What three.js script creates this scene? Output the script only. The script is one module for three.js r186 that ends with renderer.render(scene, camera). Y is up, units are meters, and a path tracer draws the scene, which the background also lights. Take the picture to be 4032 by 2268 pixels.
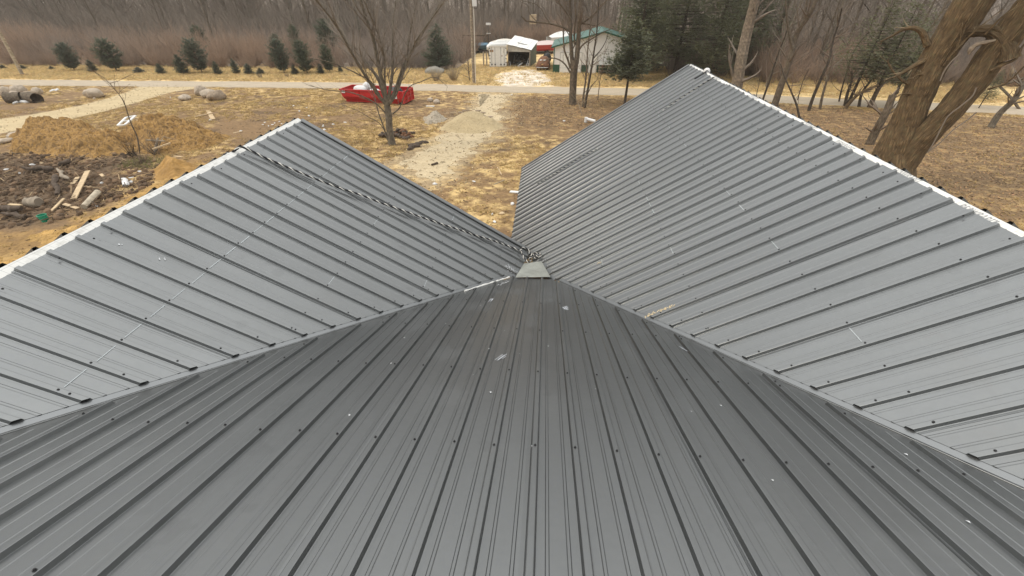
import * as THREE from 'three';
import { mergeGeometries } from 'three/addons/utils/BufferGeometryUtils.js';

/* ------------------------------------------------ camera, sky, sun, exposure */
const scene = new THREE.Scene();
const camera = new THREE.PerspectiveCamera(71.51, 1024 / 576, 0.05, 3000);
camera.position.set(0, 8.5, 0);
camera.rotation.order = 'YXZ';
camera.rotation.set(-0.6361, 0.0899, -0.0044);
scene.add(camera);

const renderer = new THREE.WebGLRenderer({ antialias: true });
renderer.setSize(1024, 576);
renderer.toneMapping = THREE.LinearToneMapping;
renderer.toneMappingExposure = 1.55;
renderer.shadowMap.enabled = true;
renderer.shadowMap.type = THREE.PCFSoftShadowMap;

{ // an even overcast sky, brighter overhead
  const W = 128, Hh = 64, d = new Float32Array(W * Hh * 4);
  for (let j = 0; j < Hh; j++) {
    const el = ((j + 0.5) / Hh - 0.5) * Math.PI;
    for (let i = 0; i < W; i++) {
      const k = (j * W + i) * 4, s = Math.max(0, Math.sin(el));
      const L = el > 0 ? 1.2 * (0.5 + 2.5 * s) / 3 : 0.16;
      d[k] = L * (el > 0 ? 1.0 : 1.1); d[k + 1] = L * 1.0; d[k + 2] = L * (el > 0 ? 0.99 : 0.8); d[k + 3] = 1;
    }
  }
  const t = new THREE.DataTexture(d, W, Hh, THREE.RGBAFormat, THREE.FloatType);
  t.mapping = THREE.EquirectangularReflectionMapping; t.magFilter = THREE.LinearFilter; t.minFilter = THREE.LinearFilter;
  t.needsUpdate = true;
  scene.background = t; scene.environment = t;
}
const sun = new THREE.DirectionalLight(0xfff2e0, 0.9);
sun.position.set(-52, 54, -25);
sun.target.position.set(0, 0, -35);
sun.castShadow = true; sun.shadow.radius = 36;
sun.shadow.mapSize.set(2048, 2048);
Object.assign(sun.shadow.camera, { left: -90, right: 90, top: 80, bottom: -80, near: 1, far: 260 });
scene.add(sun, sun.target);
scene.fog = new THREE.FogExp2(0xcdc6bd, 0.0006);

/* ------------------------------------------------ small tools */
let seed = 1;
function rngOf(s) { let a = s >>> 0; return () => { a = (a + 0x6D2B79F5) >>> 0; let t = a; t = Math.imul(t ^ (t >>> 15), t | 1); t ^= t + Math.imul(t ^ (t >>> 7), t | 61); return ((t ^ (t >>> 14)) >>> 0) / 4294967296; }; }
const R0 = rngOf(7);
const rr = (a, b, r = R0) => a + (b - a) * r();
const HT = new Float32Array(65536); { const r = rngOf(99); for (let i = 0; i < 65536; i++) HT[i] = r(); }
const hash = (x, y) => HT[(Math.imul(x, 374761393) + Math.imul(y, 668265263) ^ (Math.imul(x, y + 7) * 31)) & 65535];
function vn(x, y) { // value noise 0..1
  const xi = Math.floor(x), yi = Math.floor(y), fx = x - xi, fy = y - yi, u = fx * fx * (3 - 2 * fx), v = fy * fy * (3 - 2 * fy);
  const a = hash(xi, yi), b = hash(xi + 1, yi), c = hash(xi, yi + 1), d = hash(xi + 1, yi + 1);
  return a + (b - a) * u + (c - a) * v + (a - b - c + d) * u * v;
}
const fbm = (x, y, o = 4) => { let s = 0, a = 0.5, n = 0; for (let i = 0; i < o; i++) { s += a * vn(x, y); n += a; x = x * 2.03 + 17.1; y = y * 2.03 + 5.7; a *= 0.5; } return s / n; };
const clamp = (x, a = 0, b = 1) => Math.min(b, Math.max(a, x));
const sm = (a, b, x) => { const t = clamp((x - a) / (b - a)); return t * t * (3 - 2 * t); };
const mix = (a, b, t) => [a[0] + (b[0] - a[0]) * t, a[1] + (b[1] - a[1]) * t, a[2] + (b[2] - a[2]) * t];
const V = (x, y, z) => new THREE.Vector3(x, y, z);
function polyDist(P, x, z) { // signed distance to a polygon, inside negative
  let d = 1e9, ins = false;
  for (let i = 0, j = P.length - 1; i < P.length; j = i++) {
    const [ax, az] = P[j], [bx, bz] = P[i], ex = bx - ax, ez = bz - az, t = clamp(((x - ax) * ex + (z - az) * ez) / (ex * ex + ez * ez));
    const dx = x - ax - ex * t, dz = z - az - ez * t; d = Math.min(d, dx * dx + dz * dz);
    if ((az > z) !== (bz > z) && x < ax + (z - az) / (bz - az) * (bx - ax)) ins = !ins;
  }
  return ins ? -Math.sqrt(d) : Math.sqrt(d);
}
const toS = c => 255 * (c <= 0.0031308 ? 12.92 * c : 1.055 * Math.pow(c, 1 / 2.4) - 0.055);
function colourTex(W, Hh, fn, wrap = true) {   // fn(u 0..1, v 0..1) -> linear rgb
  const d = new Uint8Array(W * Hh * 4);
  for (let j = 0; j < Hh; j++) for (let i = 0; i < W; i++) {
    const c = fn((i + 0.5) / W, (j + 0.5) / Hh), k = (j * W + i) * 4;
    d[k] = toS(clamp(c[0])); d[k + 1] = toS(clamp(c[1])); d[k + 2] = toS(clamp(c[2])); d[k + 3] = 255;
  }
  const t = new THREE.DataTexture(d, W, Hh); t.colorSpace = THREE.SRGBColorSpace; t.magFilter = THREE.LinearFilter; t.minFilter = THREE.LinearMipmapLinearFilter; t.generateMipmaps = true;
  if (wrap) t.wrapS = t.wrapT = THREE.RepeatWrapping;
  t.needsUpdate = true; return t;
}
function greyTex(W, Hh, fn) {
  const d = new Uint8Array(W * Hh * 4);
  for (let j = 0; j < Hh; j++) for (let i = 0; i < W; i++) { const c = clamp(fn((i + 0.5) / W, (j + 0.5) / Hh)) * 255, k = (j * W + i) * 4; d[k] = d[k + 1] = d[k + 2] = c; d[k + 3] = 255; }
  const t = new THREE.DataTexture(d, W, Hh); t.magFilter = THREE.LinearFilter; t.minFilter = THREE.LinearMipmapLinearFilter; t.generateMipmaps = true; t.wrapS = t.wrapT = THREE.RepeatWrapping; t.needsUpdate = true; return t;
}
// noise that tiles over [0,1): blend two shifted copies
const tile = (f, u, v, s) => { const x = u * s, y = v * s, a = sm(0.75, 1, u), b = sm(0.75, 1, v); const m = (p, q, t) => p + (q - p) * t; return m(m(f(x, y), f(x - s, y), a), m(f(x, y - s), f(x - s, y - s), a), b); };

class GB { // geometry builder
  constructor() { this.p = []; this.u = []; this.i = []; this.c = null; }
  v(x, y, z, u = 0, w = 0) { this.p.push(x, y, z); this.u.push(u, w); return this.p.length / 3 - 1; }
  quad(a, b, c, d, s = 1) { // points as arrays, flat
    const A = V(...a), e1 = V(...b).sub(A), e2 = V(...d).sub(A), l1 = e1.length() * s, l2 = e2.length() * s;
    const n = this.v(...a, 0, 0); this.v(...b, l1, 0); this.v(...c, l1, l2); this.v(...d, 0, l2);
    this.i.push(n, n + 1, n + 2, n, n + 2, n + 3); return this;
  }
  tri(a, b, c) { const n = this.v(...a); this.v(...b, 0.1, 0); this.v(...c, 0, 0.1); this.i.push(n, n + 1, n + 2); return this; }
  box(cx, cy, cz, sx, sy, sz, m) { // m: Matrix4 applied afterwards
    const x = sx / 2, y = sy / 2, z = sz / 2;
    const q = [[-x, -y, z], [x, -y, z], [x, y, z], [-x, y, z], [-x, -y, -z], [x, -y, -z], [x, y, -z], [-x, y, -z]].map(([a, b, c]) => { const w = V(a + cx, b + cy, c + cz); if (m) w.applyMatrix4(m); return [w.x, w.y, w.z]; });
    for (const f of [[0, 1, 2, 3], [5, 4, 7, 6], [1, 5, 6, 2], [4, 0, 3, 7], [3, 2, 6, 7], [4, 5, 1, 0]]) this.quad(q[f[0]], q[f[1]], q[f[2]], q[f[3]]);
    return this;
  }
  bar(a, b, w, h, roll = 0) { // box from a to b
    const A = V(...a), B = V(...b), d = B.clone().sub(A), L = d.length(); d.normalize();
    let s = V(0, 1, 0).cross(d); if (s.lengthSq() < 1e-6) s = V(1, 0, 0); s.normalize(); const t = d.clone().cross(s);
    if (roll) { s.applyAxisAngle(d, roll); t.applyAxisAngle(d, roll); }
    const M = new THREE.Matrix4().makeBasis(s, t, d).setPosition(A.clone().add(B).multiplyScalar(0.5));
    return this.box(0, 0, 0, w, h, L, M);
  }
  tube(P, rad, n = 6, cap = true, us = 1) { // P arrays; rad per point
    let prev = null; const rings = []; let len = 0;
    for (let k = 0; k < P.length; k++) {
      const a = P[Math.max(0, k - 1)], b = P[Math.min(P.length - 1, k + 1)];
      const d = V(b[0] - a[0], b[1] - a[1], b[2] - a[2]).normalize();
      let s = prev ? prev.clone().addScaledVector(d, -prev.dot(d)) : (Math.abs(d.y) > 0.9 ? V(1, 0, 0) : V(0, 1, 0)).cross(d); s.normalize(); prev = s; const t = d.clone().cross(s);
      if (k) len += Math.hypot(P[k][0] - P[k - 1][0], P[k][1] - P[k - 1][1], P[k][2] - P[k - 1][2]);
      const r = rad[k], ring = [];
      for (let j = 0; j <= n; j++) { const an = j / n * 6.28319, c = Math.cos(an) * r, e = Math.sin(an) * r; ring.push(this.v(P[k][0] + s.x * c + t.x * e, P[k][1] + s.y * c + t.y * e, P[k][2] + s.z * c + t.z * e, j / n * Math.max(0.1, rad[0] * 6.28) * us, len * us)); }
      rings.push(ring);
    }
    for (let k = 0; k < rings.length - 1; k++) for (let j = 0; j < n; j++) this.i.push(rings[k][j], rings[k][j + 1], rings[k + 1][j + 1], rings[k][j], rings[k + 1][j + 1], rings[k + 1][j]);
    if (cap) for (const [k, f] of [[0, 1], [rings.length - 1, 0]]) { if (rad[k] < 1e-4) continue; const c = this.v(...P[k], 0, 0); const rg = rings[k].map(q => this.v(this.p[q * 3], this.p[q * 3 + 1], this.p[q * 3 + 2], 0, 0)); for (let j = 0; j < n; j++) f ? this.i.push(c, rg[j + 1], rg[j]) : this.i.push(c, rg[j], rg[j + 1]); }
    return this;
  }
  spike(a, b, r) { // a three-sided twig
    const dx = b[0] - a[0], dy = b[1] - a[1], dz = b[2] - a[2], l = Math.hypot(dx, dy, dz) || 1;
    let sx = dz / l, sz = -dx / l, sy = 0; const q = Math.hypot(sx, sz); if (q < 0.05) { sx = 1; sz = 0; } else { sx /= q; sz /= q; }
    const tx = (dy * sz) / l, ty = (dz * sx - dx * sz) / l, tz = (-dy * sx) / l;
    const o = [0, 2.0944, 4.18879].map(an => { const c = Math.cos(an) * r, e = Math.sin(an) * r; return this.v(a[0] + sx * c + tx * e, a[1] + ty * e, a[2] + sz * c + tz * e, an, 0); });
    const t = this.v(...b, 0, l);
    this.i.push(o[0], o[1], t, o[1], o[2], t, o[2], o[0], t);
  }
  blob(cx, cy, cz, rx, ry, rz, s, amp = 0.25, det = 2, flat = -9) { // a rough stone
    const g = new THREE.IcosahedronGeometry(1, det), q = g.attributes.position, map = new Map();
    for (let k = 0; k < q.count; k++) {
      let x = q.getX(k), y = q.getY(k), z = q.getZ(k); const key = x.toFixed(3) + y.toFixed(3) + z.toFixed(3);
      const n = 1 + amp * (fbm(x * 1.7 + s * 3.1 + z * 0.9, y * 1.7 + z * 1.3 + s, 3) - 0.5) * 2 + amp * 0.35 * (vn(x * 6 + s, z * 6 + y * 4) - 0.5);
      if (!map.has(key)) { const Y = Math.max(flat, y * n); map.set(key, this.v(cx + x * n * rx, cy + Y * ry, cz + z * n * rz, (x + z) * rx, (y + z * 0.5) * ry)); }
      this.i.push(map.get(key));
    }
    return this;
  }
  geo() {
    const g = new THREE.BufferGeometry();
    g.setAttribute('position', new THREE.Float32BufferAttribute(this.p, 3)); g.setAttribute('uv', new THREE.Float32BufferAttribute(this.u, 2));
    if (this.c) g.setAttribute('color', new THREE.Float32BufferAttribute(this.c, 3));
    g.setIndex(this.i); g.computeVertexNormals(); return g;
  }
}
const taken = {};
function numbered(n) { if (taken[n] === undefined) { taken[n] = 0; return n; } taken[n]++; return n + '_' + String(taken[n]).padStart(3, '0'); }
function mesh(name, g, mat, parent) { const m = new THREE.Mesh(g instanceof GB ? g.geo() : g, mat); m.name = parent ? name : numbered(name); m.castShadow = m.receiveShadow = true; (parent || scene).add(m); return m; }
function tag(o, label, category, group) { o.userData.label = label; o.userData.category = category; if (group) o.userData.group = group; return o; }
function thing(name, label, category, group, x = 0, y = 0, z = 0, ry = 0) { const g = new THREE.Group(); g.name = numbered(name); g.position.set(x, y, z); g.rotation.y = ry; scene.add(g); return tag(g, label, category, group); }
function part(name, parent) { const g = new THREE.Group(); g.name = name; parent.add(g); return g; }
function setting(name, g, mat) { const m = mesh(name, g, mat); m.userData.kind = 'structure'; return m; }
function stuff(o, label, category) { o.userData.kind = 'stuff'; if (label) tag(o, label, category); return o; }
function copyOf(o, label, x, y, z, ry, s = 1) { const c = o.clone(); c.name = numbered(o.name.replace(/_\d{3}$/, '')); c.userData = { ...o.userData, label }; c.position.set(x, y, z); c.rotation.y = ry; if (Array.isArray(s)) c.scale.set(...s); else c.scale.setScalar(s); scene.add(c); return c; }
const std = (r, g, b, rough = 0.85, o = {}) => new THREE.MeshStandardMaterial({ color: new THREE.Color().setRGB(r, g, b), roughness: rough, side: THREE.DoubleSide, ...o });

/* ------------------------------------------------ shared materials */
const mottled = (r, g, b, amt, sc, px = 256, grain = 0) => colourTex(px, px, (u, v) => { const n = tile((x, y) => fbm(x, y, 4), u, v, sc) - 0.5, s = tile((x, y) => vn(x * (grain || 1), y), u, v, sc * 6) - 0.5; const k = 1 + amt * (n * 2 + s * 0.7); return [r * k, g * k, b * k]; });
const barkTex = (r, g, b) => colourTex(256, 256, (u, v) => { const ridg = Math.abs(tile((x, y) => fbm(x, y * 0.22, 3), u, v, 16) - 0.5) * 2, n = tile((x, y) => fbm(x, y, 3), u, v, 6); const k = 0.45 + 1.0 * ridg + 0.5 * (n - 0.5); const mo = sm(0.56, 0.72, n) * 0.35; return mix([r * k, g * k, b * k], [0.10 * k, 0.105 * k, 0.055 * k], mo); });
const barkBump = greyTex(256, 256, (u, v) => Math.abs(tile((x, y) => fbm(x, y * 0.22, 3), u, v, 16) - 0.5) * 2.2);
const needle = (r, g, b) => new THREE.MeshPhysicalMaterial({ color: new THREE.Color().setRGB(r, g, b), roughness: 0.95, side: THREE.DoubleSide, transmission: 0.35, thickness: 0 });
const M = {
  bark: std(1, 1, 1, 0.95, { map: barkTex(0.20, 0.155, 0.11), bumpMap: barkBump, bumpScale: 0.03 }),
  barkGrey: std(1, 1, 1, 0.95, { map: barkTex(0.23, 0.195, 0.15), bumpMap: barkBump, bumpScale: 0.015 }),
  barkBig: std(1, 1, 1, 0.95, { map: barkTex(0.22, 0.148, 0.075), bumpMap: barkBump, bumpScale: 0.06 }),
  barkPale: std(1, 1, 1, 0.95, { map: barkTex(0.34, 0.27, 0.20), bumpMap: barkBump, bumpScale: 0.03 }),
  barkDark: std(1, 1, 1, 0.95, { map: barkTex(0.09, 0.068, 0.05), bumpMap: barkBump, bumpScale: 0.02 }),
  twig: std(0.17, 0.128, 0.092, 0.95), twigGrey: std(0.21, 0.175, 0.14, 0.95), twigFar: std(0.16, 0.13, 0.102, 0.95), twigRed: std(0.24, 0.185, 0.137, 0.95), twigTan: std(0.30, 0.23, 0.14, 0.95),
  spruce: needle(0.088, 0.120, 0.062), spruceBlue: needle(0.092, 0.122, 0.072), pine: needle(0.15, 0.16, 0.062), pineDark: needle(0.125, 0.14, 0.056),
  white: std(1, 1, 1, 0.55, { map: mottled(0.78, 0.78, 0.75, 0.10, 5) }),
  plastic: std(0.70, 0.70, 0.69, 0.5), black: std(0.012, 0.012, 0.013, 0.6), darkGrey: std(0.05, 0.05, 0.05, 0.7),
  lumber: std(1, 1, 1, 0.85, { map: mottled(0.55, 0.42, 0.26, 0.25, 3, 128, 0.2) }), lumberGrey: std(1, 1, 1, 0.9, { map: mottled(0.30, 0.25, 0.19, 0.35, 4, 128, 0.2) }), rotten: std(1, 1, 1, 0.95, { map: mottled(0.085, 0.062, 0.045, 0.6, 5, 128, 0.3) }),
  rock: std(1, 1, 1, 0.9, { map: mottled(0.42, 0.35, 0.27, 0.35, 6), bumpMap: greyTex(128, 128, (u, v) => tile((x, y) => fbm(x, y, 4), u, v, 8)), bumpScale: 0.03 }),
  rockBrown: std(1, 1, 1, 0.9, { map: mottled(0.29, 0.225, 0.16, 0.4, 6), bumpMap: greyTex(128, 128, (u, v) => tile((x, y) => fbm(x, y, 4), u, v, 8)), bumpScale: 0.03 }),
  steel: std(0.42, 0.43, 0.43, 0.45, { metalness: 0.6 }),
  rust: std(1, 1, 1, 0.8, { map: mottled(0.20, 0.085, 0.038, 0.5, 5) }),
  green: std(0.012, 0.075, 0.042, 0.5), teal: std(1, 1, 1, 0.45, { map: mottled(0.165, 0.275, 0.245, 0.2, 4) }),
  red: std(1, 1, 1, 0.45, { map: mottled(0.50, 0.016, 0.018, 0.18, 4) }), 
};

/* ------------------------------------------------ the setting: ground, road, drives */
const drivePoly = [[-37.96,-47.31],[-39.5,-45.94],[-40.64,-43.86],[-40.34,-40.53],[-40.15,-38.26],[-40.04,-35.31],[-40.29,-33.03],[-40.85,-30.22],[-41.47,-27.84],[-41.8,-24.64],[-48.17,-29.28],[-46.48,-31.91],[-45.57,-33.25],[-44.91,-34.96],[-44.42,-37.28],[-44.65,-40.04],[-45.39,-42.83],[-45.94,-44.6],[-46.76,-46.4]];
const pathPoly = [[-7.51,-45.77],[-3.85,-45.61],[-3.89,-41.56],[-3.95,-38.3],[-3.71,-35.92],[-3.6,-33.77],[-3.73,-31.08],[-4.02,-29.36],[-4.32,-27.48],[-4.51,-26.34],[-4.73,-24.51],[-5.05,-22.64],[-5.59,-21.16],[-6.55,-20.51],[-8.05,-21.77],[-9.47,-23.43],[-9.36,-24.91],[-9.11,-26.12],[-8.64,-28.06],[-8.45,-30.38],[-8.46,-32.61],[-8,-35.6],[-7.38,-38.56],[-7.44,-41.9]];
const farGravelPoly = [[-6.77,-57.78],[-5.13,-60.84],[-2.47,-61.58],[-0.74,-56.14],[-0.39,-49.82],[-2.83,-49.42],[-5.06,-49.35],[-6.64,-53.85]];
const pitPoly = [[-38.31,-22.94],[-33.94,-22.89],[-30.42,-22.65],[-27.59,-23.5],[-24.53,-22.03],[-22.47,-19.25],[-22.46,-17],[-23.11,-15.3],[-24.53,-14.64],[-26.69,-14.2]];
const litterPoly = [[-5.42,-43.58],[0.17,-44.94],[7.46,-44.48],[14.9,-43.46],[25.73,-40.92],[33.6,-39.53],[42.89,-38.42],[23.79,-18.28],[16.72,-17.71],[12.11,-20.23],[6.33,-24.65],[0.76,-32.15],[-2.43,-33.85]];
const roadLine = [[-190, -48.3], [-90, -48.1], [-57, -48.1], [-27, -48.7], [-12.5, -48.2], [1.5, -47.5], [12, -46.9], [24, -44.3], [41, -41.2], [70, -35], [110, -26]];
const roadZ = x => { for (let i = 0; i < roadLine.length - 1; i++) if (x < roadLine[i + 1][0]) { const t = (x - roadLine[i][0]) / (roadLine[i + 1][0] - roadLine[i][0]); return roadLine[i][1] + (roadLine[i + 1][1] - roadLine[i][1]) * t; } return -26; };
const C = { straw: [0.60, 0.43, 0.19], strawD: [0.41, 0.268, 0.11], dirt: [0.22, 0.137, 0.064], dark: [0.09, 0.058, 0.032], litter: [0.19, 0.122, 0.06], gravel: [0.50, 0.40, 0.25], clay: [0.30, 0.18, 0.062], wood: [0.215, 0.17, 0.13], field: [0.55, 0.44, 0.27] };
function yardColour(x, z) {
  if (z < roadZ(x)) return fieldColour(x, z);
  const n1 = fbm(x * 0.16, z * 0.16, 4), n2 = fbm(x * 0.9 + 40, z * 0.9, 4), n3 = vn(x * 6, z * 7), n4 = vn(x * 17, z * 19), n5 = fbm(x * 2.3 + 9, z * 2.9, 4);
  let s = sm(0.44, 0.66, n1 * 0.42 + n2 * 0.3 + n5 * 0.33 + clamp(0.16 - Math.abs(z - roadZ(x)) * 0.012, 0, 0.1) + (x > -12 && x < 6 && z > -32 ? 0.05 : 0) - (x < -12 ? 0.07 * sm(-12, -17, x) : 0));
  let c = mix(C.dirt, mix(C.strawD, C.straw, sm(0.35, 0.7, n5)), s * 0.9);
  c = mix(c, C.dark, sm(0.56, 0.72, fbm(x * 0.5 + 3, z * 0.7 + 8, 4)) * 0.55);
  const dl = polyDist(litterPoly, x, z) + (n2 - 0.5) * 5; c = mix(c, mix(C.litter, C.strawD, sm(0.5, 0.75, n5) * 0.5), sm(1.2, -1.6, dl) * 0.9);
  const dpit = polyDist(pitPoly, x, z) + (n2 - 0.5) * 4; c = mix(c, mix([0.13, 0.085, 0.048], C.dark, n2), sm(0.8, -1, dpit) * 0.95);
  if (x < -15 && z > -24 + n2 * 2) c = mix(c, mix(C.clay, [0.42, 0.265, 0.095], sm(0.45, 0.65, n2)), sm(0.5, 2, dpit) * 0.85);
  for (const P of [drivePoly, pathPoly]) { const d = polyDist(P, x, z) + (n2 - 0.5) * (P === drivePoly ? 0.9 : 2.6) + (n3 - 0.5) * (P === drivePoly ? 0.3 : 0.9); c = mix(c, C.gravel, sm(P === drivePoly ? 0.3 : 0.9, -0.5, d) * (0.55 + 0.45 * n5) * (P === drivePoly ? 1 : 0.7)); }
  const k = 0.72 + 0.26 * n3 + 0.36 * n4 - 0.03 + (n5 - 0.5) * 0.25;
  return [c[0] * k, c[1] * k, c[2] * k];
}
function fieldColour(x, z) {
  const n1 = fbm(x * 0.12, z * 0.12, 4), n2 = fbm(x * 0.7 + 40, z * 0.9, 4), n3 = vn(x * 3.1, z * 4.3), n5 = fbm(x * 1.7 + 9, z * 2.6, 3);
  let c = mix(C.strawD, [0.70, 0.52, 0.25], sm(0.2, 0.5, n2));
  const edge = x > 8 ? -52 - (x - 8) * 0.12 : x > -13 ? -82 : -59.5;                // where the woodland floor begins
  c = mix(c, mix(C.wood, C.strawD, sm(0.45, 0.7, n2) * 0.6), sm(edge + 1.5, edge - 3, z + (n1 - 0.5) * 6));
  if (z < -128) c = mix(c, C.field, sm(-132, -137, z + (n1 - 0.5) * 8) * sm(20, 0, x));
  if (z < -190) c = mix(c, C.wood, sm(-195, -205, z));
  const d = polyDist(farGravelPoly, x, z) + (n2 - 0.5) * 3 + (n3 - 0.5) * 1.4; c = mix(c, [0.72, 0.66, 0.58], sm(0.7, -0.6, d) * (0.45 + 0.6 * n5));
  const k = 0.72 + 0.36 * n3 + (n5 - 0.5) * 0.55 + 0.1; return [c[0] * k, c[1] * k, c[2] * k];
}
const groundBump = greyTex(512, 512, (u, v) => 0.6 * tile((x, y) => fbm(x, y, 5), u, v, 12) + 0.4 * tile((x, y) => vn(x, y), u, v, 60));
{ // the far land, one sheet to the horizon; a finer sheet for the yard lies on it
  const g = new THREE.PlaneGeometry(2400, 2400, 1, 1); g.rotateX(-Math.PI / 2);
  setting('ground', g, std(1, 1, 1, 0.95, { map: (() => { const t = mottled(C.wood[0], C.wood[1], C.wood[2], 0.35, 8); t.repeat.set(200, 200); return t; })() }));
  const X0 = -130, X1 = 110, Z0 = -230, Z1 = -36, fg = new THREE.PlaneGeometry(X1 - X0, Z1 - Z0, 60, 60); fg.rotateX(-Math.PI / 2); fg.translate((X0 + X1) / 2, 0.006, (Z0 + Z1) / 2);
  const b = groundBump.clone(); b.repeat.set(48, 40); b.needsUpdate = true;
  setting('field', fg, std(1, 1, 1, 0.95, { map: colourTex(2048, 1024, (u, v) => fieldColour(X0 + u * (X1 - X0), Z1 + v * (Z0 - Z1)), false), bumpMap: b, bumpScale: 0.06 }));
}
const YX0 = -64, YX1 = 52, YZ0 = -49, YZ1 = -7;
const relief = (x, z) => { const e = Math.min(x - YX0, YX1 - x, z - YZ0, YZ1 - z); let f = sm(0, 2, e); const r = Math.abs(z - roadZ(x)); f *= sm(2.0, 3.6, r); for (const P of [drivePoly, pathPoly]) f *= sm(-0.4, 1.2, polyDist(P, x, z)); return f * (0.16 * (fbm(x * 0.35, z * 0.35, 4) - 0.38) + 0.07 * (fbm(x * 1.6, z * 1.6, 3) - 0.4)); };
{
  const nx = 232, nz = 84, g = new THREE.PlaneGeometry(YX1 - YX0, YZ1 - YZ0, nx, nz); g.rotateX(-Math.PI / 2); g.translate((YX0 + YX1) / 2, 0, (YZ0 + YZ1) / 2);
  const q = g.attributes.position;
  for (let i = 0; i < q.count; i++) { q.setY(i, 0.014 + Math.max(-0.002, relief(q.getX(i), q.getZ(i)))); }
  g.computeVertexNormals();
  const b = groundBump.clone(); b.repeat.set(24, 9); b.needsUpdate = true;
  setting('yard_ground', g, std(1, 1, 1, 0.95, { map: colourTex(2048, 2048, (u, v) => yardColour(YX0 + u * (YX1 - YX0), YZ1 + v * (YZ0 - YZ1)), false), bumpMap: b, bumpScale: 0.07 }));
}
function ribbon(line, half, y, seg = 1.2) {
  const curve = new THREE.CatmullRomCurve3(line.map(([x, z]) => V(x, 0, z))), n = Math.round(curve.getLength() / seg), g = new GB(); const rows = [];
  for (let k = 0; k <= n; k++) { const p = curve.getPointAt(k / n), t = curve.getTangentAt(k / n), row = []; for (let j = 0; j <= 6; j++) { const s = (j / 3 - 1), wob = Math.abs(s) > 0.9 ? (vn(p.x * 0.5 + j * 30, 3.3) - 0.5) * 0.5 + (vn(p.x * 2.1 + j * 30, 8.3) - 0.5) * 0.25 : 0, o = s * (half + wob); row.push(g.v(p.x - t.z * o, y + 0.03 * (1 - s * s), p.z + t.x * o, k * seg * 0.25, j * half / 3 * 0.25)); } rows.push(row); }
  for (let k = 0; k < n; k++) for (let j = 0; j < 6; j++) g.i.push(rows[k][j], rows[k + 1][j], rows[k + 1][j + 1], rows[k][j], rows[k + 1][j + 1], rows[k][j + 1]);
  return g;
}
setting('road', ribbon(roadLine, 1.8, 0.022), std(1, 1, 1, 0.9, { map: colourTex(512, 512, (u, v) => { const n = tile((x, y) => fbm(x * 0.4, y * 2.2, 4), u, v, 8) - 0.5, s = tile(vn, u, v, 120) - 0.5, k = 1 + n * 0.45 + s * 0.3; return [0.43 * k, 0.36 * k, 0.265 * k]; }) }));
function sheet(P, y, rag = 1, inset = 0) { // an irregular sheet with a ragged outline
  const pts = []; for (let i = 0; i < P.length; i++) { const a = P[i], b = P[(i + 1) % P.length], L = Math.hypot(b[0] - a[0], b[1] - a[1]), n = Math.max(1, Math.round(L / 0.35)); for (let k = 0; k < n; k++) { const t = k / n, x = a[0] + (b[0] - a[0]) * t, z = a[1] + (b[1] - a[1]) * t, nx = (b[1] - a[1]) / L, nz = -(b[0] - a[0]) / L, o = inset + rag * ((fbm(x * 1.3, z * 1.3, 3) - 0.5) * 1.5 + (vn(x * 5, z * 5) - 0.5) * 0.35); pts.push(new THREE.Vector2(x + nx * o, -(z + nz * o))); } }
  const g = new THREE.ShapeGeometry(new THREE.Shape(pts)); g.rotateX(-Math.PI / 2); g.translate(0, y, 0);
  const q = g.attributes.position, uv = g.attributes.uv; for (let i = 0; i < q.count; i++) uv.setXY(i, q.getX(i) * 0.2, q.getZ(i) * 0.2); return g;
}
const gravelTex = (r, g, b, dk) => colourTex(1024, 1024, (u, v) => { const n = tile((x, y) => fbm(x, y, 4), u, v, 7) - 0.5, s = tile(vn, u, v, 200) - 0.5, p = tile((x, y) => fbm(x, y * 1.6, 3), u, v, 34), k = 1 + n * 0.3 + s * 0.25; return mix([r * k, g * k, b * k], [dk[0] * k, dk[1] * k, dk[2] * k], sm(0.52, 0.72, p) * 0.5); });
const gravelBump = greyTex(512, 512, (u, v) => 0.6 * tile(vn, u, v, 110) + 0.4 * tile((x, y) => fbm(x, y, 3), u, v, 30));
const mGravel = std(1, 1, 1, 0.95, { map: gravelTex(0.55, 0.45, 0.29, [0.40, 0.30, 0.165]), bumpMap: gravelBump, bumpScale: 0.05 });
setting('gravel_driveway', sheet(drivePoly, 0.019, 0.35), std(1, 1, 1, 0.95, { map: gravelTex(0.52, 0.415, 0.245, [0.43, 0.33, 0.185]), bumpMap: gravelBump, bumpScale: 0.02 }));
setting('gravel_path', sheet(pathPoly, 0.019, 1.3, -0.55), mGravel);

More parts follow.
